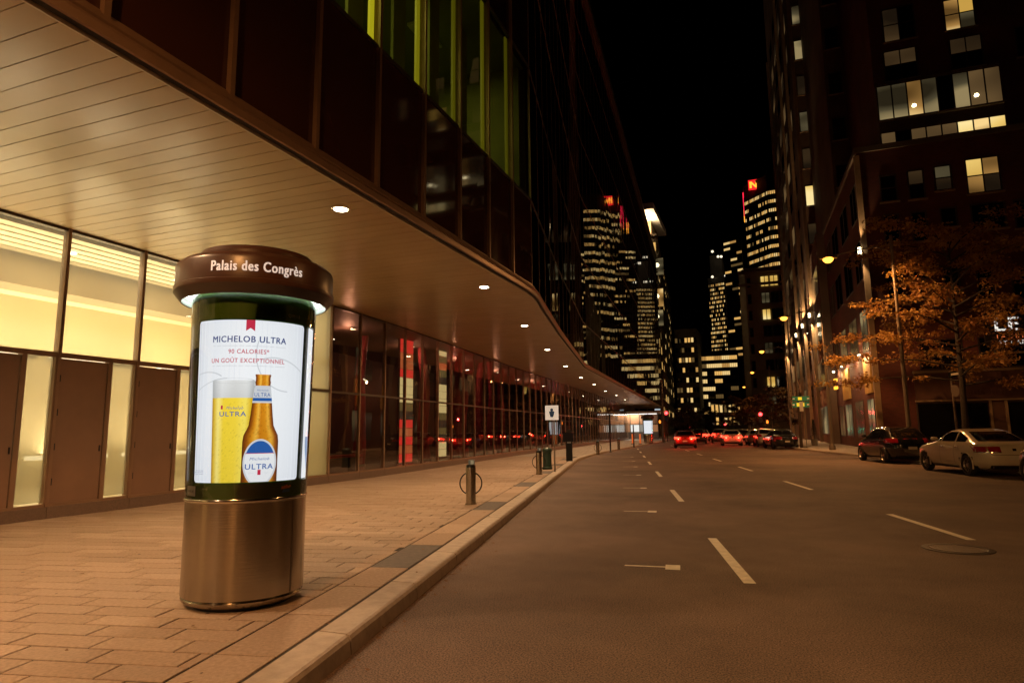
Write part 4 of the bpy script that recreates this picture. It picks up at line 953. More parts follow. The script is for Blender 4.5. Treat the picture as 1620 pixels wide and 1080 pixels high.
# projecting glazed bay, two rows of panes
x0, x1, z0, z1 = wpx(1395, 232, 1583, 122, TY0 - 1.0); z0, z1 = 19.55, 25.4
BAY = MB().box(x0, x1, TY0 - .98, TY0 - .002, z0 - .25, z1 + .25).build('bay', BRICK2, AT)
zm = (z0 + z1) / 2; n = 8
for r, (a, c) in enumerate(((zm + .42, z1), (z0, zm - .55))):
    gl = [R_GREY, R_GREY, R_WARM, R_GREY, DKWIN, R_GREY, R_DIM, R_DIM] if r == 0 else [R_DIM, DKWIN, R_DIM, R_DIM, R_DIM, R_GOLD, R_WARM, R_GOLD]
    for i in range(n):
        xa, xb = lerp(x0, x1, i / n), lerp(x0, x1, (i + 1) / n)
        MB().quad((xa + .04, TY0 - 1.0, a), (xb - .04, TY0 - 1.0, a), (xb - .04, TY0 - 1.0, c), (xa + .04, TY0 - 1.0, c)).build('pane', gl[i], BAY)
        MB().box(xa - .04, xa + .04, TY0 - 1.05, TY0 - .985, a, c).build('window_bar', FRAMEM, BAY)
        if gl[i] in (R_WARM, R_GOLD) and not (r == 1 and i == 7) or (r == 0 and i == 6):
            MB().lathe([(0, -.12), (.12, -.06), (.14, 0), (.10, .10), (0, .13)], ((xa + xb) / 2 - .1, TY0 - 1.06, a + (.7 if r == 0 else .4)), 14).build('lamp_globe', glow('room_lamp', (1, .82, .45), 8), BAY, smooth=60)
    MB().box(x0, x1, TY0 - 1.2, TY0 - .985, a - .14, a - .02).build('bay_sill', STONETRIM, BAY)
wwin(1527, 254, 1584, 300, PY0, [R_WARM, R_DIM, R_GOLD, R_WARM], 2, 2); wwin(1478, 265, 1506, 298, PY0, [R_DIM, R_GREY], 1, 2); wwin(1436, 272, 1463, 312, PY0, [DKWIN, R_DIM], 1, 2); wwin(1392, 280, 1419, 316, PY0, [DKWIN, DKWIN], 1, 2)
wwin(1398, 342, 1424, 384, PY0, DKWIN, 1, 2); wwin(1442, 337, 1468, 379, PY0, DKWIN, 1, 2); wwin(1488, 331, 1514, 356, PY0, DKWIN, 1, 1); wwin(1536, 325, 1592, 358, PY0, DKWIN, 2, 1); wwin(1604, 318, 1650, 356, PY0, DKWIN, 2, 1)
for px in (1402, 1446, 1492, 1545, 1600): wwin(px, 425, px + 28, 470, PY0, DKWIN, 1, 2)
# shop front on the podium
x0, x1, z0, z1 = wpx(1450, 583, 1640, 540, PY0); x1 = 24
win(AT, 9.2, 11.3, 4.9, 6.6, PY0, DKWIN, 2, 1, False); win(AT, 12.2, 18.5, 4.9, 6.6, PY0, DKWIN, 5, 1, False)
MB().box(8.7, 24, PY0 - .22, PY0 - .004, 4.66, 4.80).build('sign_ledge', STONETRIM, AT)
SB = MB().box(8.75, 24, PY0 - .12, PY0 - .005, 3.1, 4.64).build('sign_band', mat('sign_band_brown', (.13, .06, .045), .6, var=(1, .2)), AT)
def on_wall(Y): return lambda u, v: (u, Y, v)
b = MB(); flat_text(b, 'élite chez', .42, on_wall(PY0 - .135), None, .01, 13.0, 4.0); b.build('lettering', mat('worn_lettering', (.17, .085, .065), .6), SB); b = MB(); flat_text(b, 'intenant', .42, on_wall(PY0 - .135), None, .01, 12.5, 3.35); b.build('lettering', D.materials['worn_lettering'], SB)
MB().box(8.7, 24, PY0 - .2, PY0 - .004, 2.98, 3.08).build('sign_ledge', STONETRIM, AT)
for xa, xb in ((8.8, 10.6), (10.7, 12.3), (13.2, 15.5), (15.6, 18)): win(AT, xa, xb, .7, 2.88, PY0, DKWIN, 1, 1, False)
MB().box(12.45, 13.05, PY0 - .08, PY0 - .003, .15, 2.9).build('shop_door', mat('shop_door_brown', (.12, .06, .04), .5), AT)
for xx in (12.37, 13.12): MB().box(xx - .06, xx + .06, PY0 - .16, PY0 - .003, .14, 2.97).build('shop_post', STONETRIM, AT)
# street front: pilasters with uplighters, cornice, storeys of windows, canopy panels
for i, (px, py) in enumerate([(1368, 410), (1294, 498), (1281, 515), (1268, 530), (1247, 555)]):
    p = gz(px, py, 13.1); x = fx(p.y) - .15 if i else xc - .12; y = p.y if i else PY0 - .02; zt = 18.6 if i == 0 else 60
    pl = MB().box(x - .06, x + .25, y - .13, y + .13, SW, zt).build('pilaster', STONETRIM, AT)
    MB().lathe([(.06, -.22), (.09, -.2), (.09, .2), (.06, .22)], (x - .2, y - .16, 12.4 if i == 0 else 13.1), 12).build('uplighter', glow('uplighter_glow', (1, .82, .5), 12), pl)
    for sgn in (1, -1): lamp('SPOT', 'pilaster_light', (x - .30, y - .34, (12.4 if i == 0 else 13.1) + sgn * .3), 520 if i == 0 else 2600, (1, .62, .28), AT, rot=(pi if sgn > 0 else 0, 0, 0), size=.06, spot_size=math.radians(60), spot_blend=.6)
def swin(y0, y1, z0, z1, g, n=1):
    for k in range(n):
        a, c = lerp(y0, y1, k / n) + .1, lerp(y0, y1, (k + 1) / n) - .1
        xa, xb = (fx(a), fx(c)) if y1 < 62 or y0 > 76 else (5.8 + (a - 62.3) * .017, 5.8 + (c - 62.3) * .017)
        if y1 < 62: xa, xb = xc + (fx(70) + .4 - xc) * (a - 44) / 26, xc + (fx(70) + .4 - xc) * (c - 44) / 26
        if y0 > 76: xa, xb = 6.05 - 1.15 * (a - 77) / 31, 6.05 - 1.15 * (c - 77) / 31
        e = .03
        f = MB().add([(xa - e, a - .08, z0 - .1), (xb - e, c + .08, z0 - .1), (xb - e, c + .08, z1 + .1), (xa - e, a - .08, z1 + .1), (xa - .002, a - .08, z0 - .1), (xb - .002, c + .08, z0 - .1), (xb - .002, c + .08, z1 + .1), (xa - .002, a - .08, z1 + .1)], [(3, 2, 1, 0), (0, 1, 5, 4), (1, 2, 6, 5), (2, 3, 7, 6), (3, 0, 4, 7)]).build('window', FRAMEM, AT)
        MB().quad((xa - e - .004, a, z0), (xa - e - .004, a, z1), (xb - e - .004, c, z1), (xb - e - .004, c, z0)).build('pane', g, f)
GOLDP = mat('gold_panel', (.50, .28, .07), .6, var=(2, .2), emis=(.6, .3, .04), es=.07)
for k, (y0, y1) in enumerate(((45.3, 47.6), (49.2, 52.5), (54.2, 57.5), (58.4, 61.2))):
    swin(y0, y1, .9, 3.3, R_GREY if k in (0, 2) else R_DIM, 2); swin(y0, y1, 6.4, 9.0, [R_GREY, R_DIM, R_DIM, DKWIN][k], 2); swin(y0, y1, 11, 13.4, DKWIN, 2); swin(y0, y1, 15, 17.2, DKWIN, 2)
    xa, xb = xc - .04 - .02 * (y0 - 44), xc - .04 - .02 * (y1 - 44)
    if k in (0, 2): MB().add([(xa - .06, y0, 3.7), (xb - .06, y1, 3.7), (xb - .06, y1, 6.0), (xa - .06, y0, 6.0), (xa + .1, y0, 3.7), (xb + .1, y1, 3.7), (xb + .1, y1, 6.0), (xa + .1, y0, 6.0)], [(3, 2, 1, 0), (0, 1, 5, 4), (1, 2, 6, 5), (2, 3, 7, 6), (3, 0, 4, 7)]).build('gold_panel', GOLDP, AT)
for k in range(14):
    z = 4 + 4.2 * k
    for j in range(4): swin(80 + 6.4 * j, 83.5 + 6.4 * j, z, z + 2.2, R_DIM if random.random() < .35 else DKWIN, 1)
for k in range(4): swin(63.5, 75, 1 + 4.3 * k, 3.5 + 4.3 * k, R_DIM if k % 2 else R_GREY, 4)
# stacked windows facing the street crossing on the rear wall
for k in range(15):
    z = 22 + 4.45 * k; x0, x1 = 6.5, 7.35
    win(AT, x0, x1, z, z + 2.3, 77, R_GOLD if k == 1 else R_GREY if k in (3, 5, 6, 8, 11) else R_DIM, 1, 1); win(AT, 7.9, 8.9, z + 1, z + 3, 62, DKWIN, 1, 2)
# lit lobby sign and lantern lamps on the street front
for z in (4.6, 5.2): MB().box(5.85, 6.05, 56.8, 58.0, z, z + .22).build('amber_lamp', glow('amber_lamp_glow', (1, .42, .03), 2.2), AT)
for y in (47, 50.5, 55, 60):
    x = xc - .02 * (y - 44) - .35; MB().lathe([(0, -.08), (.08, -.06), (.11, .02), (.06, .08)], (x, y, 6.2), 12).build('wall_lamp', glow('wall_lamp_glow', (1, .85, .6), 6), AT)
    lamp('POINT', 'wall_light', (x - .15, y, 6.0), 120, (1, .65, .3), AT, size=.08)
# --- sign box of the shop, right edge
t = thing('shop_sign', 'dark rounded shop sign with white LE lettering over lamps', 'sign', (14.6, PY0 - 1.2, 6.9))
SY = PY0 - 1.2; x0 = py_(1560, 545, SY).x; x1 = x0 + 3.6; z0 = py_(1600, 549, SY).z; z1 = py_(1600, 490, SY).z
b = MB(); r = .35; pts = []
for cx_, cz_, a in ((x1 - r, z1 - r, 0), (x0 + r, z1 - r, 90), (x0 + r, z0 + r, 180), (x1 - r, z0 + r, 270)):
    for i in range(6): an = math.radians(a + 18 * i); pts.append((cx_ + r * cos(an), cz_ + r * sin(an)))
n = len(pts); b.add([(x, SY, z) for x, z in pts] + [(x, SY + .18, z) for x, z in pts], [tuple(range(n - 1, -1, -1)), tuple(range(n, 2 * n))] + [(i, (i + 1) % n, n + (i + 1) % n, n + i) for i in range(n)]); b.build('board', mat('sign_dark_board', (.03, .025, .025), .35), t)
b = MB(); flat_text(b, 'LE Y', .78, on_wall(SY - .012), 2.3, .02, x0 + 1.65, z0 + .95); flat_text(b, 'AT CARREFOUR', .22, on_wall(SY - .012), 2.7, .012, x0 + 1.9, z0 + .17); b.build('white_lettering', glow('sign_letters', (1, .93, .82), .9), t)
b = MB(); flat_text(b, 'LA DIFFÉRENCE', .22, on_wall(SY - .012), 2.7, .012, x0 + 1.9, z0 + .52); b.build('red_lettering', glow('sign_letters_red', (1, .22, .06), .8), t)
MB().tube([(x0 + .2, SY + .05, z0 - .32), (x1, SY + .05, z0 - .25)], .07, 10).build('lamp_bar', mat('lamp_bar', (.5, .42, .3), .4), t)
for xx in (x0 + .7, x1 - .6): MB().tube([(xx, SY + .09, z0 - .35), (xx, SY + .09, z0 + .05)], .04, 8).build('bracket', BLACKM, t); MB().tube([(xx, SY + .09, z0 - .1), (xx, PY0 - .004, z0 - .1)], .04, 8).build('bracket', BLACKM, t)

# ------------------------------------------------------------------ far buildings
def face_windows(t, A, B, z0, z1, floors, cols, prob, mats, wh=.5, ww=.6, runs=0, name='window_field', seed=1, out=.03, patchy=0):
    """rows of panes on the vertical face A-B (plan points, outside to the right of A->B)"""
    rnd = random.Random(seed); A = Vector(A); B = Vector(B); d = B - A; L_ = d.length; u = d / L_; n = Vector((u.y, -u.x)); s = MB()
    fh = (z1 - z0) / floors
    for f in range(floors):
        rowp = prob * (rnd.uniform(.2, 1.6) if patchy else 1); c0 = 0; lit = False
        for c in range(cols):
            if runs and c % runs == 0 or not runs: lit = rnd.random() < rowp; k = rnd.choices(range(len(mats) - 1), [3, 3, 2, 2][:len(mats) - 1])[0]
            s.cur = k if lit else len(mats) - 1
            a = A + u * (L_ * (c + .5 - ww / 2) / cols) + n * out; b_ = A + u * (L_ * (c + .5 + ww / 2) / cols) + n * out
            za = z0 + fh * (f + .5 - wh / 2); zb = z0 + fh * (f + .5 + wh / 2)
            s.add([(a.x, a.y, za), (b_.x, b_.y, za), (b_.x, b_.y, zb), (a.x, a.y, zb)], [(0, 1, 2, 3)])
    tag(s.build(name, mats, t), kind='stuff')
    s = MB()                                   # spandrel ledges between the rows
    for f in range(floors + 1):
        z = z0 + fh * f; h = fh * (1 - wh) / 2 * .8; a, b_ = A + n * .02, B + n * .02; c_, d_ = B + n * .28, A + n * .28
        s.hexa([tuple(a), tuple(b_), tuple(c_), tuple(d_)], z - h, z + h)
    return s
WM = LITW + [DKWIN]
def block(name, label, poly, h, wallm, faces, cornice=True):
    c = Vector(poly[0]); t = thing(name, label, 'building', (c.x, c.y, 0))
    MB().hexa(poly, 0, h).build('wall', wallm, t)
    cx_ = sum(p[0] for p in poly) / len(poly); cy_ = sum(p[1] for p in poly) / len(poly)
    if cornice: MB().hexa([(cx_ + (x - cx_) * 1.02, cy_ + (y - cy_) * 1.02) for x, y in poly], h, h + h * .012).build('cornice', wallm, t)
    for i, kw in faces.items():
        kw = dict(kw); z0 = kw.pop('z0', 3); z1 = kw.pop('z1', h - 2)
        led = face_windows(t, poly[i], poly[(i + 1) % len(poly)], z0, z1, **kw)
        tag(led.build('ledge_field', wallm, t), kind='stuff')
    return t
def X(px, Y, py=None): return py_(px, py or XROW, Y).x
XROW = 330
def Zp(px, py, Y): return py_(px, py, Y).z
# poly order: camera side first, counter-clockwise seen from above so that outside is right of A->B
Y = 400.; xa, xm, xb = X(1178, Y), X(1216, Y), X(1252, Y); h = Zp(1212, 279, Y)
TN = block('office_tower', 'tall office tower with rows of yellow windows and a red rooftop emblem', [(xa, Y + 18), (xm, Y + 2.4), (xb + 6, Y), (xb + 9, Y + 72), (xa, Y + 72)], h, CONC,
    {0: dict(floors=18, cols=17, prob=.85, mats=WM, wh=.36, ww=.66, seed=5, patchy=1, z0=h * .30, z1=h * .955), 1: dict(floors=18, cols=17, prob=.8, mats=WM, wh=.36, ww=.66, seed=8, patchy=1, z0=h * .30, z1=h * .955), 4: dict(floors=18, cols=18, prob=.85, mats=WM, wh=.36, ww=.66, seed=4, patchy=1, z0=h * .3, z1=h * .955)})
p = py_(1192, 293, Y + 10); rz_ = 1.9; b = MB()
bar = lambda u0, v0, u1, v1, w: b.quad((p.x + u0 - w, p.y - 1, p.z + v0), (p.x + u0 + w, p.y - 1, p.z + v0), (p.x + u1 + w, p.y - 1, p.z + v1), (p.x + u1 - w, p.y - 1, p.z + v1))
MB().box(p.x - 3, p.x + 3, p.y - .9, p.y - .5, p.z - 3.2, p.z + 3.2).build('emblem_board', glow('emblem_red_glow', (1, .02, .02), 1.2), TN)
bar(-1.7, -2.1, -1.7, 2.1, .65); bar(1.7, -2.1, 1.7, 2.1, .65); bar(-1.7, 2.1, 1.7, -2.1, .65); b.build('emblem', glow('emblem_orange_glow', (1, .35, .03), 2.0), TN)
for k in range(9): MB().box(xa - .7, xa - .05, Y + 21 + 4.2 * k, Y + 23 + 4.2 * k + 1.2 * (k % 2), h * .965, h * .965 + 4.6 - 1.2 * (k % 3)).build('crown_letter', glow('crown_red', (1, .02, .06), 1.3), TN)
MB().box(xa - .8, xa - .05, Y + 60, Y + 68, h * .96, h * .96 + 6.5).build('crown_emblem', glow('emblem_orange_glow', (1, .35, .03), 2.0), TN)
XROW = 470; Y = 270.; block('office_tower', 'office tower with sparse window bands left of the red emblem tower', [(X(1149, Y), Y + 4), (X(1178, Y), Y), (X(1178, Y), Y + 40), (X(1149, Y), Y + 40)], Zp(1162, 370, Y), CONC, {0: dict(floors=20, cols=14, prob=.5, mats=WM, wh=.38, ww=.85, runs=5, seed=3, z0=30, z1=Zp(1162, 376, Y))})
XROW = 520; Y = 300.; T3 = block('slim_tower', 'slim tower with a grid of small lit windows and roof lamps', [(X(1123.5, Y), Y + 3), (X(1150, Y), Y), (X(1150, Y), Y + 30), (X(1123.5, Y), Y + 30)], Zp(1136, 440, Y), CONC, {0: dict(floors=24, cols=11, prob=.72, mats=WM, wh=.5, ww=.55, seed=9, z0=20, z1=Zp(1136, 446, Y))})
MB().box(X(1128, Y), X(1148, Y), Y + 4, Y + 25, Zp(1136, 440, Y), Zp(1136, 400, Y)).build('plant_room', CONC, T3)
for px, py in ((1127, 438), (1148, 436), (1127, 398), (1136, 406), (1141, 406)):
    q = py_(px, py, Y - .5); MB().lathe([(0, -.6), (.5, -.3), (.6, 0), (.4, .5), (0, .6)], tuple(q), 10).build('roof_lamp', glow('roof_lamp_glow', (1, .85, .6), 1.5), T3)
XROW = 560; Y = 128.; xa, xb = X(1176, Y), X(1254, Y); h = Zp(1215, 426, Y)
TS = block('limestone_block', 'old limestone office block with tall windows below the red emblem tower', [(xa, Y + 2), (X(1186, Y), Y - .4), (xb + 3, Y), (xb + 3, Y + 40), (xa, Y + 40)], h, STONE, {}, True)
rnd = random.Random(4); nfl = 8; fh = (h - 6) / nfl
for f in range(nfl):
    z = 5 + fh * f + .9
    for k, px in enumerate((1187, 1192)):
        if k == 0: x0, x1 = X(1189, Y), X(1194, Y)
        else: continue
        win(TS, x0, x1, z, z + fh * .55, Y - .42, DKWIN, 1, 1, True)
    for k in range(3):
        for q in (0, 1):
            x0 = X(1211 + 15 * k + 6.5 * q, Y); x1 = x0 + .62
            lit = {(7, 0): R_GOLD, (7, 1): R_GOLD, (6, 0): R_GREY, (5, 0): R_GOLD, (3, 0): R_GREY, (1, 0): R_GOLD, (0, 0): R_GREY}.get((f, k))
            if f == 4 and k == 0 and q == 1: lit = None
            win(TS, x0, x1, z, z + fh * .6, Y - .42, lit or DKWIN, 1, 1, False)
for z in (4.6, h - fh * .95, h - .6): MB().box(xa - .1, xb + 2.8, Y - 1.0, Y - .25, z, z + .45).build('string_course', STONE, TS)
# end of the street
XROW = 600; Y = 230.; TD = block('dark_block', 'dark office block closing the street with a few lit floors', [(X(1107, Y), Y), (X(1168, Y), Y), (X(1168, Y), Y + 30), (X(1107, Y), Y + 30)], Zp(1135, 556, Y), mat('very_dark_wall', (.05, .045, .04), .7), {0: dict(floors=8, cols=20, prob=.5, mats=WM, wh=.5, ww=.88, runs=4, seed=12, z0=6, z1=Zp(1135, 560, Y))})
Y = 215.; block('low_block', 'low brown block with lit corner windows left of the dark office block', [(X(1070, Y), Y), (X(1106, Y), Y), (X(1106, Y), Y + 20), (X(1070, Y), Y + 20)], Zp(1090, 522, Y), CONC, {0: dict(floors=8, cols=7, prob=.45, mats=WM, wh=.45, ww=.7, seed=21, z0=6, z1=Zp(1090, 530, Y))})
Y = 160.; block('shop_block', 'low dark shop building behind the stopped cars', [(X(1108, Y), Y + 30), (X(1180, Y), Y + 30), (X(1180, Y), Y + 45), (X(1108, Y), Y + 45)], Zp(1140, 640, Y + 30), CONC, {0: dict(floors=2, cols=9, prob=.7, mats=WM, wh=.6, ww=.6, seed=2, z0=2, z1=9)})
# glass building with projecting lit roof, beyond the convention centre
XROW = 500; Y = 142.; xa, xb = X(1000, Y), X(1058, Y); h = Zp(1030, 375, Y)
GB = block('canopy_building', 'glass building with a projecting roof lit from below', [(xa - 8, Y), (xb - 2.0, Y), (xb - 8, Y + 70), (xa - 8, Y + 60)], h, CONC, {0: dict(floors=11, cols=8, prob=.12, mats=WM, wh=.55, ww=.8, seed=31, z0=4, z1=h - .5), 1: dict(floors=12, cols=16, prob=.25, mats=WM, wh=.5, ww=.5, seed=14, z0=4, z1=h - 1)})
zt = Zp(1030, 322, Y - 4)
MB().box(xa - 9, xb - 1.4, Y - 7, Y + 14, h + 4.2, h + 5.6).build('roof_canopy', WHITEM, GB)
MB().box(xa - 7, xb - 3.2, Y + 1, Y + 12, h + .3, h + 4.2).build('penthouse', mat('penthouse_wall', (.4, .3, .18), .7), GB)
lamp('AREA', 'canopy_uplight', (xb - 5.5, Y - 2, h + 1.0), 2600, (1, .66, .34), GB, rot=(pi, 0, 0), size=5)
MB().box(xb - 6.5, xb - 4.5, Y - 2.4, Y - 1.6, h + .7, h + .95).build('uplighter', BLACKM, GB)
for py0, py1, m_ in ((408, 436, R_GREY), (456, 486, R_WARM), (490, 516, R_GREY)):
    q0, q1 = py_(1032, py1, Y), py_(1049, py0, Y); win(GB, q0.x, q1.x, q0.z, q1.z, Y - .05, m_, 2, 1, False)
    MB().lathe([(0, -.5), (.5, -.3), (.65, 0), (.4, .45), (0, .5)], ((q0.x + q1.x) / 2 - .2, Y - .3, (q0.z + q1.z) / 2 + .3), 12).build('window_lamp', glow('window_lamp_glow', (1, .85, .5), 2.2), GB)
q = py_(1040, 640, 120); t = thing('projecting_sign', 'pale vertical lit sign at the end of the convention centre', 'sign', (q.x, 120, q.z)); MB().box(q.x - .5, q.x + .5, 119.8, 120.1, q.z - 1, q.z + 3.2).build('board', glow('pale_sign_glow', (.6, .7, .75), .7), t); MB().box(q.x - .58, q.x + .58, 119.9, 120.2, q.z - 1.1, q.z + 3.3).build('case', BLACKM, t); MB().tube([(q.x, 120.05, 0), (q.x, 120.05, q.z - 1.1)], .12, 8).build('post', BLACKM, t)

# ------------------------------------------------------------------ cars
TYRE = mat('tyre_rubber', (.015, .015, .015), .8); RIM = mat('alloy_rim', (.42, .40, .36), .3, metal=.8); CARGLASS = mat('car_glass', (.006, .006, .007), .03, spec=.7, ior=1.6)
TAILD = mat('tail_lamp_unlit', (.28, .012, .02), .15, coat=.6); TAILL = glow('tail_lamp_lit', (1, .03, .012), 7); PLATE = mat('number_plate', (.55, .52, .45), .5); TRIM = mat('car_black_trim', (.012, .012, .012), .5); CLEARL = mat('head_lamp', (.6, .6, .58), .1, spec=.8)
def car_paint(name, c, r=.28): return D.materials.get(name) or mat(name, c, r, coat=.8, spec=.5)
KINDS = {  # z: (x rear, x front, half width), wheel x, wheel radius
    'sedan': dict(L=4.75, sl=[(.20, .30, 4.50, .70), (.28, .10, 4.68, .84), (.42, .02, 4.75, .90), (.60, .0, 4.74, .915), (.76, .03, 4.68, .915), (.86, .07, 4.45, .90), (.93, .10, 4.10, .885), (.99, .16, 3.62, .865), (1.04, .42, 3.40, .84), (1.10, .66, 3.22, .80), (1.20, .92, 2.98, .755), (1.30, 1.18, 2.72, .705), (1.38, 1.45, 2.42, .65), (1.43, 1.75, 2.15, .58), (1.455, 2.0, 1.98, .45)], wx=(1.0, 3.78), wr=.33, belt=1.02, roof=1.41, lamp=(.74, .92, .36, .86), rw=(1.07, 1.40), pil=((1.05, 1.62, 1.70), (2.55, 2.62, 3.05)), plate=(.52, .64)),
    'hatch': dict(L=4.25, sl=[(.22, .24, 4.02, .70), (.30, .08, 4.2, .82), (.45, .02, 4.25, .875), (.65, .0, 4.23, .89), (.82, .03, 4.12, .89), (.92, .08, 3.86, .88), (1.0, .13, 3.45, .865), (1.06, .19, 3.25, .845), (1.15, .30, 3.06, .81), (1.28, .48, 2.78, .755), (1.40, .66, 2.48, .70), (1.48, .85, 2.2, .63), (1.53, 1.1, 1.95, .53), (1.55, 1.45, 1.75, .40)], wx=(.80, 3.42), wr=.33, belt=1.04, roof=1.50, lamp=(.86, 1.06, .50, .85), rw=(1.10, 1.46), pil=((.62, 1.30, 1.38), (2.22, 2.30, 2.86)), plate=(.60, .72)),
}
def car(kind, label, pos, rz, paint, lit=False, group='cars along the street', detail=True, brake=False):
    K_ = KINDS[kind]; sl = K_['sl']; t = thing('car', label, 'car', pos, rz, group); L_ = K_['L']; N = 5.0
    def at_z(z):
        if z <= sl[0][0]: return sl[0][1:]
        for a, b_ in zip(sl, sl[1:]):
            if z <= b_[0]:
                q = (z - a[0]) / (b_[0] - a[0]); return tuple(lerp(a[i], b_[i], q) for i in (1, 2, 3))
        return sl[-1][1:]
    def hw(x, z):
        xr, xf, w = at_z(z); c = (xr + xf) / 2; h_ = (xf - xr) / 2; q = min(1, abs(x - c) / h_); return w * (1 - q ** N) ** (1 / N)
    def xrear(y, z):
        xr, xf, w = at_z(z); c = (xr + xf) / 2; h_ = (xf - xr) / 2; q = min(.999, abs(y) / w); return c - h_ * (1 - q ** N) ** (1 / N)
    def xfront(y, z):
        xr, xf, w = at_z(z); c = (xr + xf) / 2; h_ = (xf - xr) / 2; q = min(.999, abs(y) / w); return c + h_ * (1 - q ** N) ** (1 / N)
    zs = []
    for a, b_ in zip(sl, sl[1:]):
        n_ = max(1, round((b_[0] - a[0]) / .05)); zs += [lerp(a[0], b_[0], i / n_) for i in range(n_)]
    zs.append(sl[-1][0]); M_ = 96; bm = MB(); ox = L_ / 2
    def pt(th, z):
        xr, xf, w = at_z(z); c = (xr + xf) / 2; h_ = (xf - xr) / 2; ct, st = cos(th), sin(th); k = (abs(ct) ** N + abs(st) ** N) ** (-1 / N); return (c + h_ * k * ct - ox, w * k * st, z)
    for z in zs:
        for k in range(M_): bm.v.append(pt(2 * pi * k / M_, z))
    for i in range(len(zs) - 1):
        for k in range(M_):
            f = (i * M_ + k, i * M_ + (k + 1) % M_, (i + 1) * M_ + (k + 1) % M_, (i + 1) * M_ + k)
            c = [sum(bm.v[q][j] for q in f) / 4 for j in range(3)]
            if any(hypot(c[0] + ox - w_, c[2] - K_['wr']) < K_['wr'] + .055 for w_ in K_['wx']) and abs(c[1]) > .55: continue
            bm.f.append(f); bm.mi.append(0)
    bm.f.append(tuple(range((len(zs) - 1) * M_, len(zs) * M_))); bm.mi.append(0); bm.f.append(tuple(range(M_ - 1, -1, -1))); bm.mi.append(0)
    body = bm.build('body', paint, t, smooth=38, local=True)
    wb = MB()
    for w_ in K_['wx']: wb.box(w_ - .40 - ox, w_ + .40 - ox, -.66, .66, .19, .76)
    wb.build('wheel_well', TRIM, body, local=True)
    for w_ in K_['wx']:
        for sd in (-1, 1):
            c = (w_ - ox, sd * .80, K_['wr']); R_ = K_['wr']
            b_ = MB().lathe([(R_ * .66, -.10), (R_ * .93, -.10), (R_, -.06), (R_, .06), (R_ * .93, .10), (R_ * .66, .10)], n=28); b_.v = [(c[0] + x, c[1] + z_, c[2] + y) for x, y, z_ in b_.v]; wh = b_.build('wheel', TYRE, t, smooth=40, local=True)
            if detail:
                b_ = MB().lathe([(R_ * .66, .06), (R_ * .62, .085), (R_ * .58, .05)], n=28)
                b_.lathe([(0, .08), (.06, .075), (.06, .02)], n=12)
                for k in range(10):
                    an = 2 * pi * k / 10; an2 = an + .16
                    b_.add([(.04 * cos(an), .04 * sin(an), .07), (R_ * .62 * cos(an), R_ * .62 * sin(an), .06), (R_ * .62 * cos(an2), R_ * .62 * sin(an2), .06), (.04 * cos(an2), .04 * sin(an2), .07)], [(0, 1, 2, 3)])
                b_.v = [(c[0] + x, c[1] + sd * z_, c[2] + y) for x, y, z_ in b_.v]; b_.build('rim', RIM, wh, smooth=40, local=True)
                b_ = MB().torus((c[0], sd * (hw(w_, .5) - .008), c[2]), (0, 1, 0), R_ + .055, .022, 36, 6); b_.f = [f for f in b_.f if all(b_.v[q][2] > .19 for q in f)]; b_.mi = [0] * len(b_.f); b_.build('arch_lip', paint, body, smooth=60, local=True)
    def patch(name, m_, fn, u0, u1, v0, v1, nu=10, nv=6, par=t):
        b_ = MB(); vs = []
        for j in range(nv + 1):
            v = lerp(v0, v1, j / nv); l_ = u0(v) if callable(u0) else u0; r_ = u1(v) if callable(u1) else u1
            for i in range(nu + 1): vs.append(fn(lerp(l_, r_, i / nu), v))
        b_.add(vs, [(j * (nu + 1) + i, j * (nu + 1) + i + 1, (j + 1) * (nu + 1) + i + 1, (j + 1) * (nu + 1) + i) for j in range(nv) for i in range(nu)])
        return b_.build(name, m_, par, smooth=60, local=True)
    z0, z1 = K_['belt'] + .03, K_['roof'] - .05
    for sd in (-1, 1):
        side = lambda x, z: (x - ox, sd * (hw(x, z) + .006), z)
        (a0_, a1_, a2_), (c0_, c1_, c2_) = K_['pil']
        xr = lambda z: at_z(z)[0]; xf = lambda z: at_z(z)[1]
        patch('side_window', CARGLASS, side, lambda z: max(a0_, xr(z) + .26), lambda z: a1_, z0, z1)
        patch('side_window', CARGLASS, side, lambda z: a2_, lambda z: min(c0_, xf(z) - .34), z0, z1)
        patch('side_window', CARGLASS, side, lambda z: min(c1_, xf(z) - .33), lambda z: min(c2_, xf(z) - .26), z0, z1)
        l0, l1, ya, yb = K_['lamp']
        rear = lambda y, z: (xrear(y, z) - .008 - ox, sd * y, z)
        tl = patch('tail_lamp', TAILL if lit else TAILD, rear, ya, yb, l0, l1, 14, 5)
        patch('lamp_wrap', TAILL if lit else TAILD, lambda x, z: (x - ox, sd * (hw(x, z) + .008), z), .16, .40, l0 + .02, l1 - .01, 6, 4, tl)
        if detail:
            patch('lamp_trim', CHROME, lambda y, z: (xrear(y, z) - .014 - ox, sd * y, z), ya, yb, l0 - .005, l0 + .02, 10, 1, tl)
            zm_ = K_['belt'] + .05; mx_ = c2_ + .02
            b_ = MB().lathe([(.02, -.11), (.07, -.09), (.085, 0), (.07, .08), (.02, .10)], n=14); b_.v = [(mx_ - ox + y * .9, sd * (hw(mx_, zm_) + .10 + z_), zm_ + .05 + x * .8) for x, y, z_ in b_.v]; b_.build('door_mirror', paint, t, smooth=60, local=True)
            for hx in (a2_ - .22, c0_ - .12):
                b_ = MB().box(hx - ox - .1, hx - ox + .1, sd * hw(hx, .88) - .012, sd * hw(hx, .88) + .026, .865, .895); b_.build('door_handle', CHROME if paint.name != 'black_paint' else paint, t, local=True)
            for gx in (a2_ - .03, c0_ + .06): patch('door_gap', TRIM, side, gx - .006, gx + .006, .34, K_['belt'], 1, 8, body)
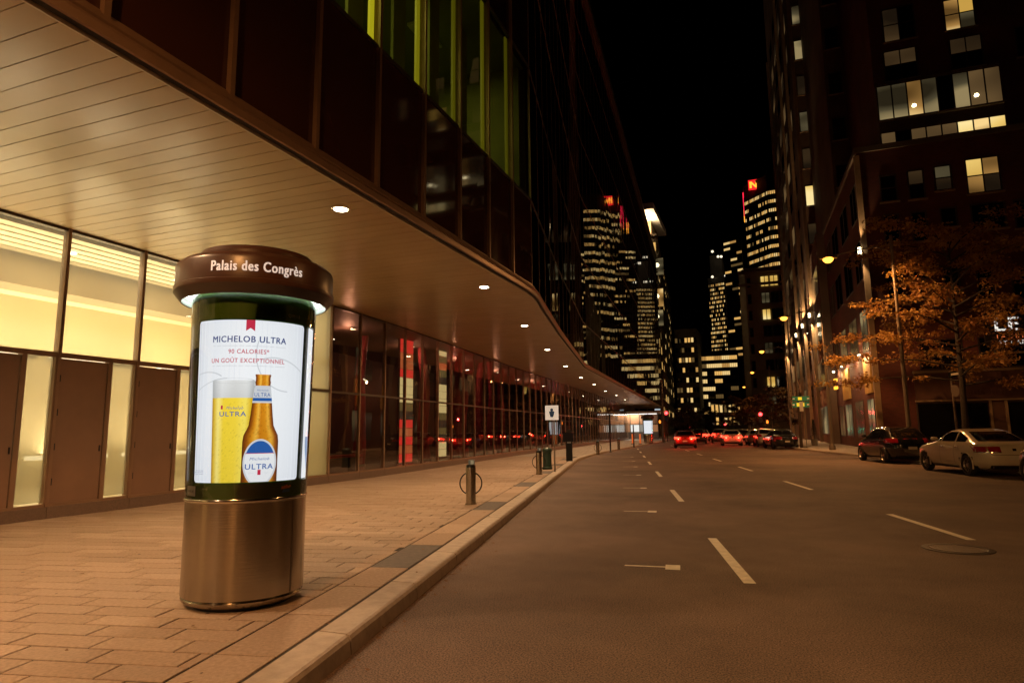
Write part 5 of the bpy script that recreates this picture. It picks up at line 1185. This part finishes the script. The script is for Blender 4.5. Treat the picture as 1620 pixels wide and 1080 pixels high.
            patch('sill_trim', TRIM, side, K_['wx'][0] + .45, K_['wx'][1] - .45, .215, .29, 8, 2, body)
        patch('head_lamp', CLEARL, lambda y, z: (xfront(y, z) + .008 - ox, sd * y, z), .50, .84, .62, .74, 8, 3)
        if lit: lamp_o = lamp('POINT', 'tail_light', (0, 0, 0), 12 if not brake else 45, (1, .03, .015), t, size=.06); lamp_o.location = (-ox - .12, sd * .65, (l0 + l1) / 2)
    r0, r1 = K_['rw']; patch('rear_window', CARGLASS, lambda y, z: (xrear(y, z) - .008 - ox, y, z), lambda z: -at_z(z)[2] * .80, lambda z: at_z(z)[2] * .80, r0, r1, 16, 8)
    patch('windscreen', CARGLASS, lambda y, z: (xfront(y, z) + .008 - ox, y, z), lambda z: -at_z(z)[2] * .80, lambda z: at_z(z)[2] * .80, K_['belt'] + .06, K_['roof'] - .02, 16, 8)
    p0, p1 = K_['plate']; patch('number_plate', PLATE, lambda y, z: (xrear(y, z) - .012 - ox, y, z), -.17, .17, p0, p1, 4, 2)
    patch('bumper_trim', TRIM, lambda y, z: (xrear(y, z) - .007 - ox, y, z), -.62, .62, .24, .36, 10, 3, body)
    if detail: patch('boot_gap', TRIM, lambda y, z: (xrear(y, z) - .006 - ox, y, z), -.6, .6, .665, .677, 10, 1, body); patch('badge', CHROME, lambda y, z: (xrear(y, z) - .012 - ox, y, z), -.05, .05, l0 + .05, l0 + .12, 2, 2, body)
    return t
WHITEP = car_paint('champagne_white_paint', (.58, .50, .38)); BLACKP = car_paint('black_paint', (.012, .011, .011), .2); GREYP = car_paint('grey_paint', (.12, .11, .10)); SILVERP = car_paint('silver_paint', (.42, .39, .35)); REDP = car_paint('dark_red_paint', (.20, .02, .02))
RA = math.atan2(1, -.2)
def place(kind, label, rear_left, paint, a=RA, **kw):       # rear-left corner on the ground
    K_ = KINDS[kind]; fwd = Vector((cos(a), sin(a))); rgt = Vector((sin(a), -cos(a)))
    c = Vector(rear_left) + fwd * (K_['L'] / 2) + rgt * .9; return car(kind, label, (c.x, c.y, 0), a, paint, **kw)
PG = 'cars parked along the right kerb'
place('sedan', 'champagne white sedan parked behind the black hatchback', (6.18, 23.15), WHITEP, group=PG)
place('hatch', 'black hatchback parked in front of the white sedan', (5.02, 30.9), BLACKP, group=PG)
place('hatch', 'dark car parked behind the white sedan', (7.25, 17.7), GREYP, group=PG)
place('sedan', 'black sedan parked beyond the brick corner by the green direction sign', (.98, 51.0), BLACKP, group=PG, detail=False)
place('hatch', 'silver hatchback parked in front of the black sedan', (-.25, 57.5), SILVERP, math.atan2(1, -.1), group=PG, detail=False)
place('sedan', 'dark grey sedan parked farthest along the right kerb', (-1.0, 63.3), GREYP, math.atan2(1, -.1), group=PG, detail=False)
TG = 'cars in the traffic lanes with red tail lamps lit'
A2 = math.atan2(1, -.08)
place('hatch', 'grey hatchback stopped at the red signal in the left lane', (-4.9, 73), GREYP, A2, group=TG, lit=True, detail=False, brake=True)
place('sedan', 'dark sedan stopped at the red signal in the middle lane', (-2.5, 76), BLACKP, A2, group=TG, lit=True, detail=False, brake=True)
place('hatch', 'dark hatchback waiting beyond the stopped dark sedan', (-3.4, 86), BLACKP, A2, group=TG, lit=True, detail=False, brake=True)
place('sedan', 'dark red sedan slowing behind the queue in the left lane', (-6.6, 54.0), REDP, math.atan2(1, -.1), group=TG, lit=True, brake=True)
place('sedan', 'silver sedan slowing behind the queue in the middle lane', (-3.2, 61.0), SILVERP, math.atan2(1, -.09), group=TG, lit=True, brake=True)

for k, (x, y, knd, pt_, lab) in enumerate(((-6.9, 69, 'hatch', BLACKP, 'black hatchback queuing ahead of the dark red sedan'), (-7.6, 84, 'sedan', GREYP, 'grey sedan at the head of the left queue'), (-5.6, 93, 'hatch', SILVERP, 'silver hatchback far ahead in the queue'), (-8.6, 98, 'sedan', REDP, 'dark red sedan far ahead in the left queue'))):
    place(knd, lab, (x, y), pt_, A2, group=TG, lit=True, detail=False, brake=True)
# ------------------------------------------------------------------ trees
BARK = mat('bark', (.03, .022, .017), .9, var=(8, .3))
def leafmat(name, c, c2):
    mt = mat(name, c, .7); nt = mt.node_tree; bs = nt.nodes['Principled BSDF']; tc = nd(nt, 'ShaderNodeTexCoord'); n = nd(nt, 'ShaderNodeTexNoise'); n.inputs['Scale'].default_value = .9; n.inputs['Detail'].default_value = 4
    cr = nd(nt, 'ShaderNodeValToRGB'); cr.color_ramp.elements[0].position = .35; cr.color_ramp.elements[0].color = (*c, 1); cr.color_ramp.elements[1].position = .65; cr.color_ramp.elements[1].color = (*c2, 1)
    nt.links.new(tc.outputs['Object'], n.inputs['Vector']); nt.links.new(n.outputs[0], cr.inputs[0]); nt.links.new(cr.outputs[0], bs.inputs['Base Color'])
    tr = nd(nt, 'ShaderNodeBsdfTranslucent'); nt.links.new(cr.outputs[0], tr.inputs[0]); mx = nd(nt, 'ShaderNodeMixShader'); mx.inputs[0].default_value = .35
    o = [q for q in nt.nodes if q.type == 'OUTPUT_MATERIAL'][0]; nt.links.new(bs.outputs[0], mx.inputs[1]); nt.links.new(tr.outputs[0], mx.inputs[2]); nt.links.new(mx.outputs[0], o.inputs[0]); return mt
LEAF_O = leafmat('autumn_leaf', (.27, .11, .03), (.48, .29, .07)); LEAF_B = leafmat('brown_leaf', (.07, .035, .015), (.13, .07, .02))
def tree(label, base, h, spread, leafm, nl, limbs, seed, leaf=.11, lean=0, drop=None):
    rnd = random.Random(seed); t = thing('tree', label, 'tree', base)
    tr = MB(); th = h * .30
    tr.tube([(0, 0, 0), (lean * .1, 0, th * .5), (lean * .2, .05, th), (lean * .25, .1, h * .55), (lean * .3, 0, h * .85)], [.095 * h / 7, .075 * h / 7, .062 * h / 7, .04 * h / 7, .015], 10); tr.build('trunk', BARK, t, smooth=60, local=True)
    cr = MB(); lb = MB(); clumps = []
    for i in range(limbs):
        z0 = lerp(th * .85, h * .8, (i + rnd.random() * .6) / limbs); an = i * 2.399 + rnd.uniform(-.4, .4); fr = (z0 - th * .85) / (h * .8 - th * .85)
        ln = spread * (1.0 - .5 * fr ** 1.5) * rnd.uniform(.75, 1.1); rise = lerp(.12, .5, fr) * ln
        p0 = Vector((lean * .2, .0, z0)); d = Vector((cos(an), sin(an), 0)); pts = [p0 + d * (ln * q) + Vector((0, 0, rise * (q ** .7) - .12 * ln * q ** 3)) + Vector((rnd.gauss(0, .06), rnd.gauss(0, .06), rnd.gauss(0, .05))) * q for q in (0, .3, .6, 1)]
        lb.tube(pts, [.05, .035, .02, .007], 6)
        for q in range(9):
            f = rnd.uniform(.35, 1.05); k = min(2, int(f * 3)); a_, b_ = pts[min(k, 2)], pts[min(k + 1, 3)]; c = a_.lerp(b_, min(1.1, (f * 3 - k))) + Vector((rnd.gauss(0, .35), rnd.gauss(0, .35), rnd.gauss(.08, .16))); clumps.append((c, rnd.uniform(.22, .5)))
    lb.build('limbs', BARK, t, smooth=60, local=True); t.children[-1].name = 'limb_set'; t.children[-1]['kind'] = 'stuff'
    for _ in range(nl):
        c, r = rnd.choice(clumps); p = c + Vector((rnd.gauss(0, r * .62), rnd.gauss(0, r * .62), rnd.gauss(0, r * .26)))
        a_ = Vector((rnd.gauss(0, 1), rnd.gauss(0, 1), rnd.gauss(-.5, .5))).normalized(); n_ = a_.cross(Vector((rnd.gauss(0, 1), rnd.gauss(0, 1), rnd.gauss(0, 1)))).normalized(); l_ = leaf * rnd.uniform(.7, 1.4)
        cr.add([tuple(p), tuple(p + a_ * l_ * .5 + n_ * l_ * .26), tuple(p + a_ * l_), tuple(p + a_ * l_ * .5 - n_ * l_ * .26)], [(0, 1, 2, 3)])
    o = cr.build('crown', leafm, t, local=True); return t
q = py_(1528, 690, 35.5); tree('autumn tree with orange leaves behind the parked white sedan', (q.x, 35.5, SW), 12.8, 6.0, LEAF_O, 21000, 34, 3, .15, .5)
for i, (px, Y, h, lab) in enumerate(((1225, 88, 7.5, 'brown street tree beside the right red signal'), (1190, 104, 7, 'brown street tree before the limestone block'), (1165, 122, 8, 'brown street tree behind the stopped cars'), (1082, 112, 6, 'small brown street tree beyond the left red signal'), (1120, 170, 8, 'small brown street tree far down the street'))):
    q = py_(px, 690, Y); tree(lab, (q.x, Y, SW if px != 1120 else 0), h, h * .42, LEAF_B, 3500, 12, 20 + i, .32)
q = py_(1288, 690, 56.5); t = thing('conical_shrub', 'dark cone-shaped shrub in a pot against the brick street front', 'shrub', (q.x, 56.5, SW)); rnd = random.Random(3); b = MB()
for _ in range(1500):
    zz = rnd.random() ** .8 * 1.5; r = .36 * (1 - zz / 1.55) * math.sqrt(rnd.random()); an = rnd.uniform(0, 2 * pi); p = Vector((r * cos(an), r * sin(an), .55 + zz)); a_ = Vector((cos(an), sin(an), rnd.uniform(0, 1))) * .07; n_ = Vector((-sin(an), cos(an), 0)) * .02
    b.add([tuple(p), tuple(p + a_ * .5 + n_), tuple(p + a_), tuple(p + a_ * .5 - n_)], [(0, 1, 2, 3)])
b.build('foliage', mat('dark_evergreen', (.02, .035, .015), .8), t, local=True); MB().lathe([(.2, 0), (.26, .5), (.28, .55), (.24, .55), (0, .52)], n=16).build('pot', CONC, t, local=True); MB().tube([(0, 0, .5), (0, 0, 1.6)], .03, 6).build('stem', BARK, t, local=True)
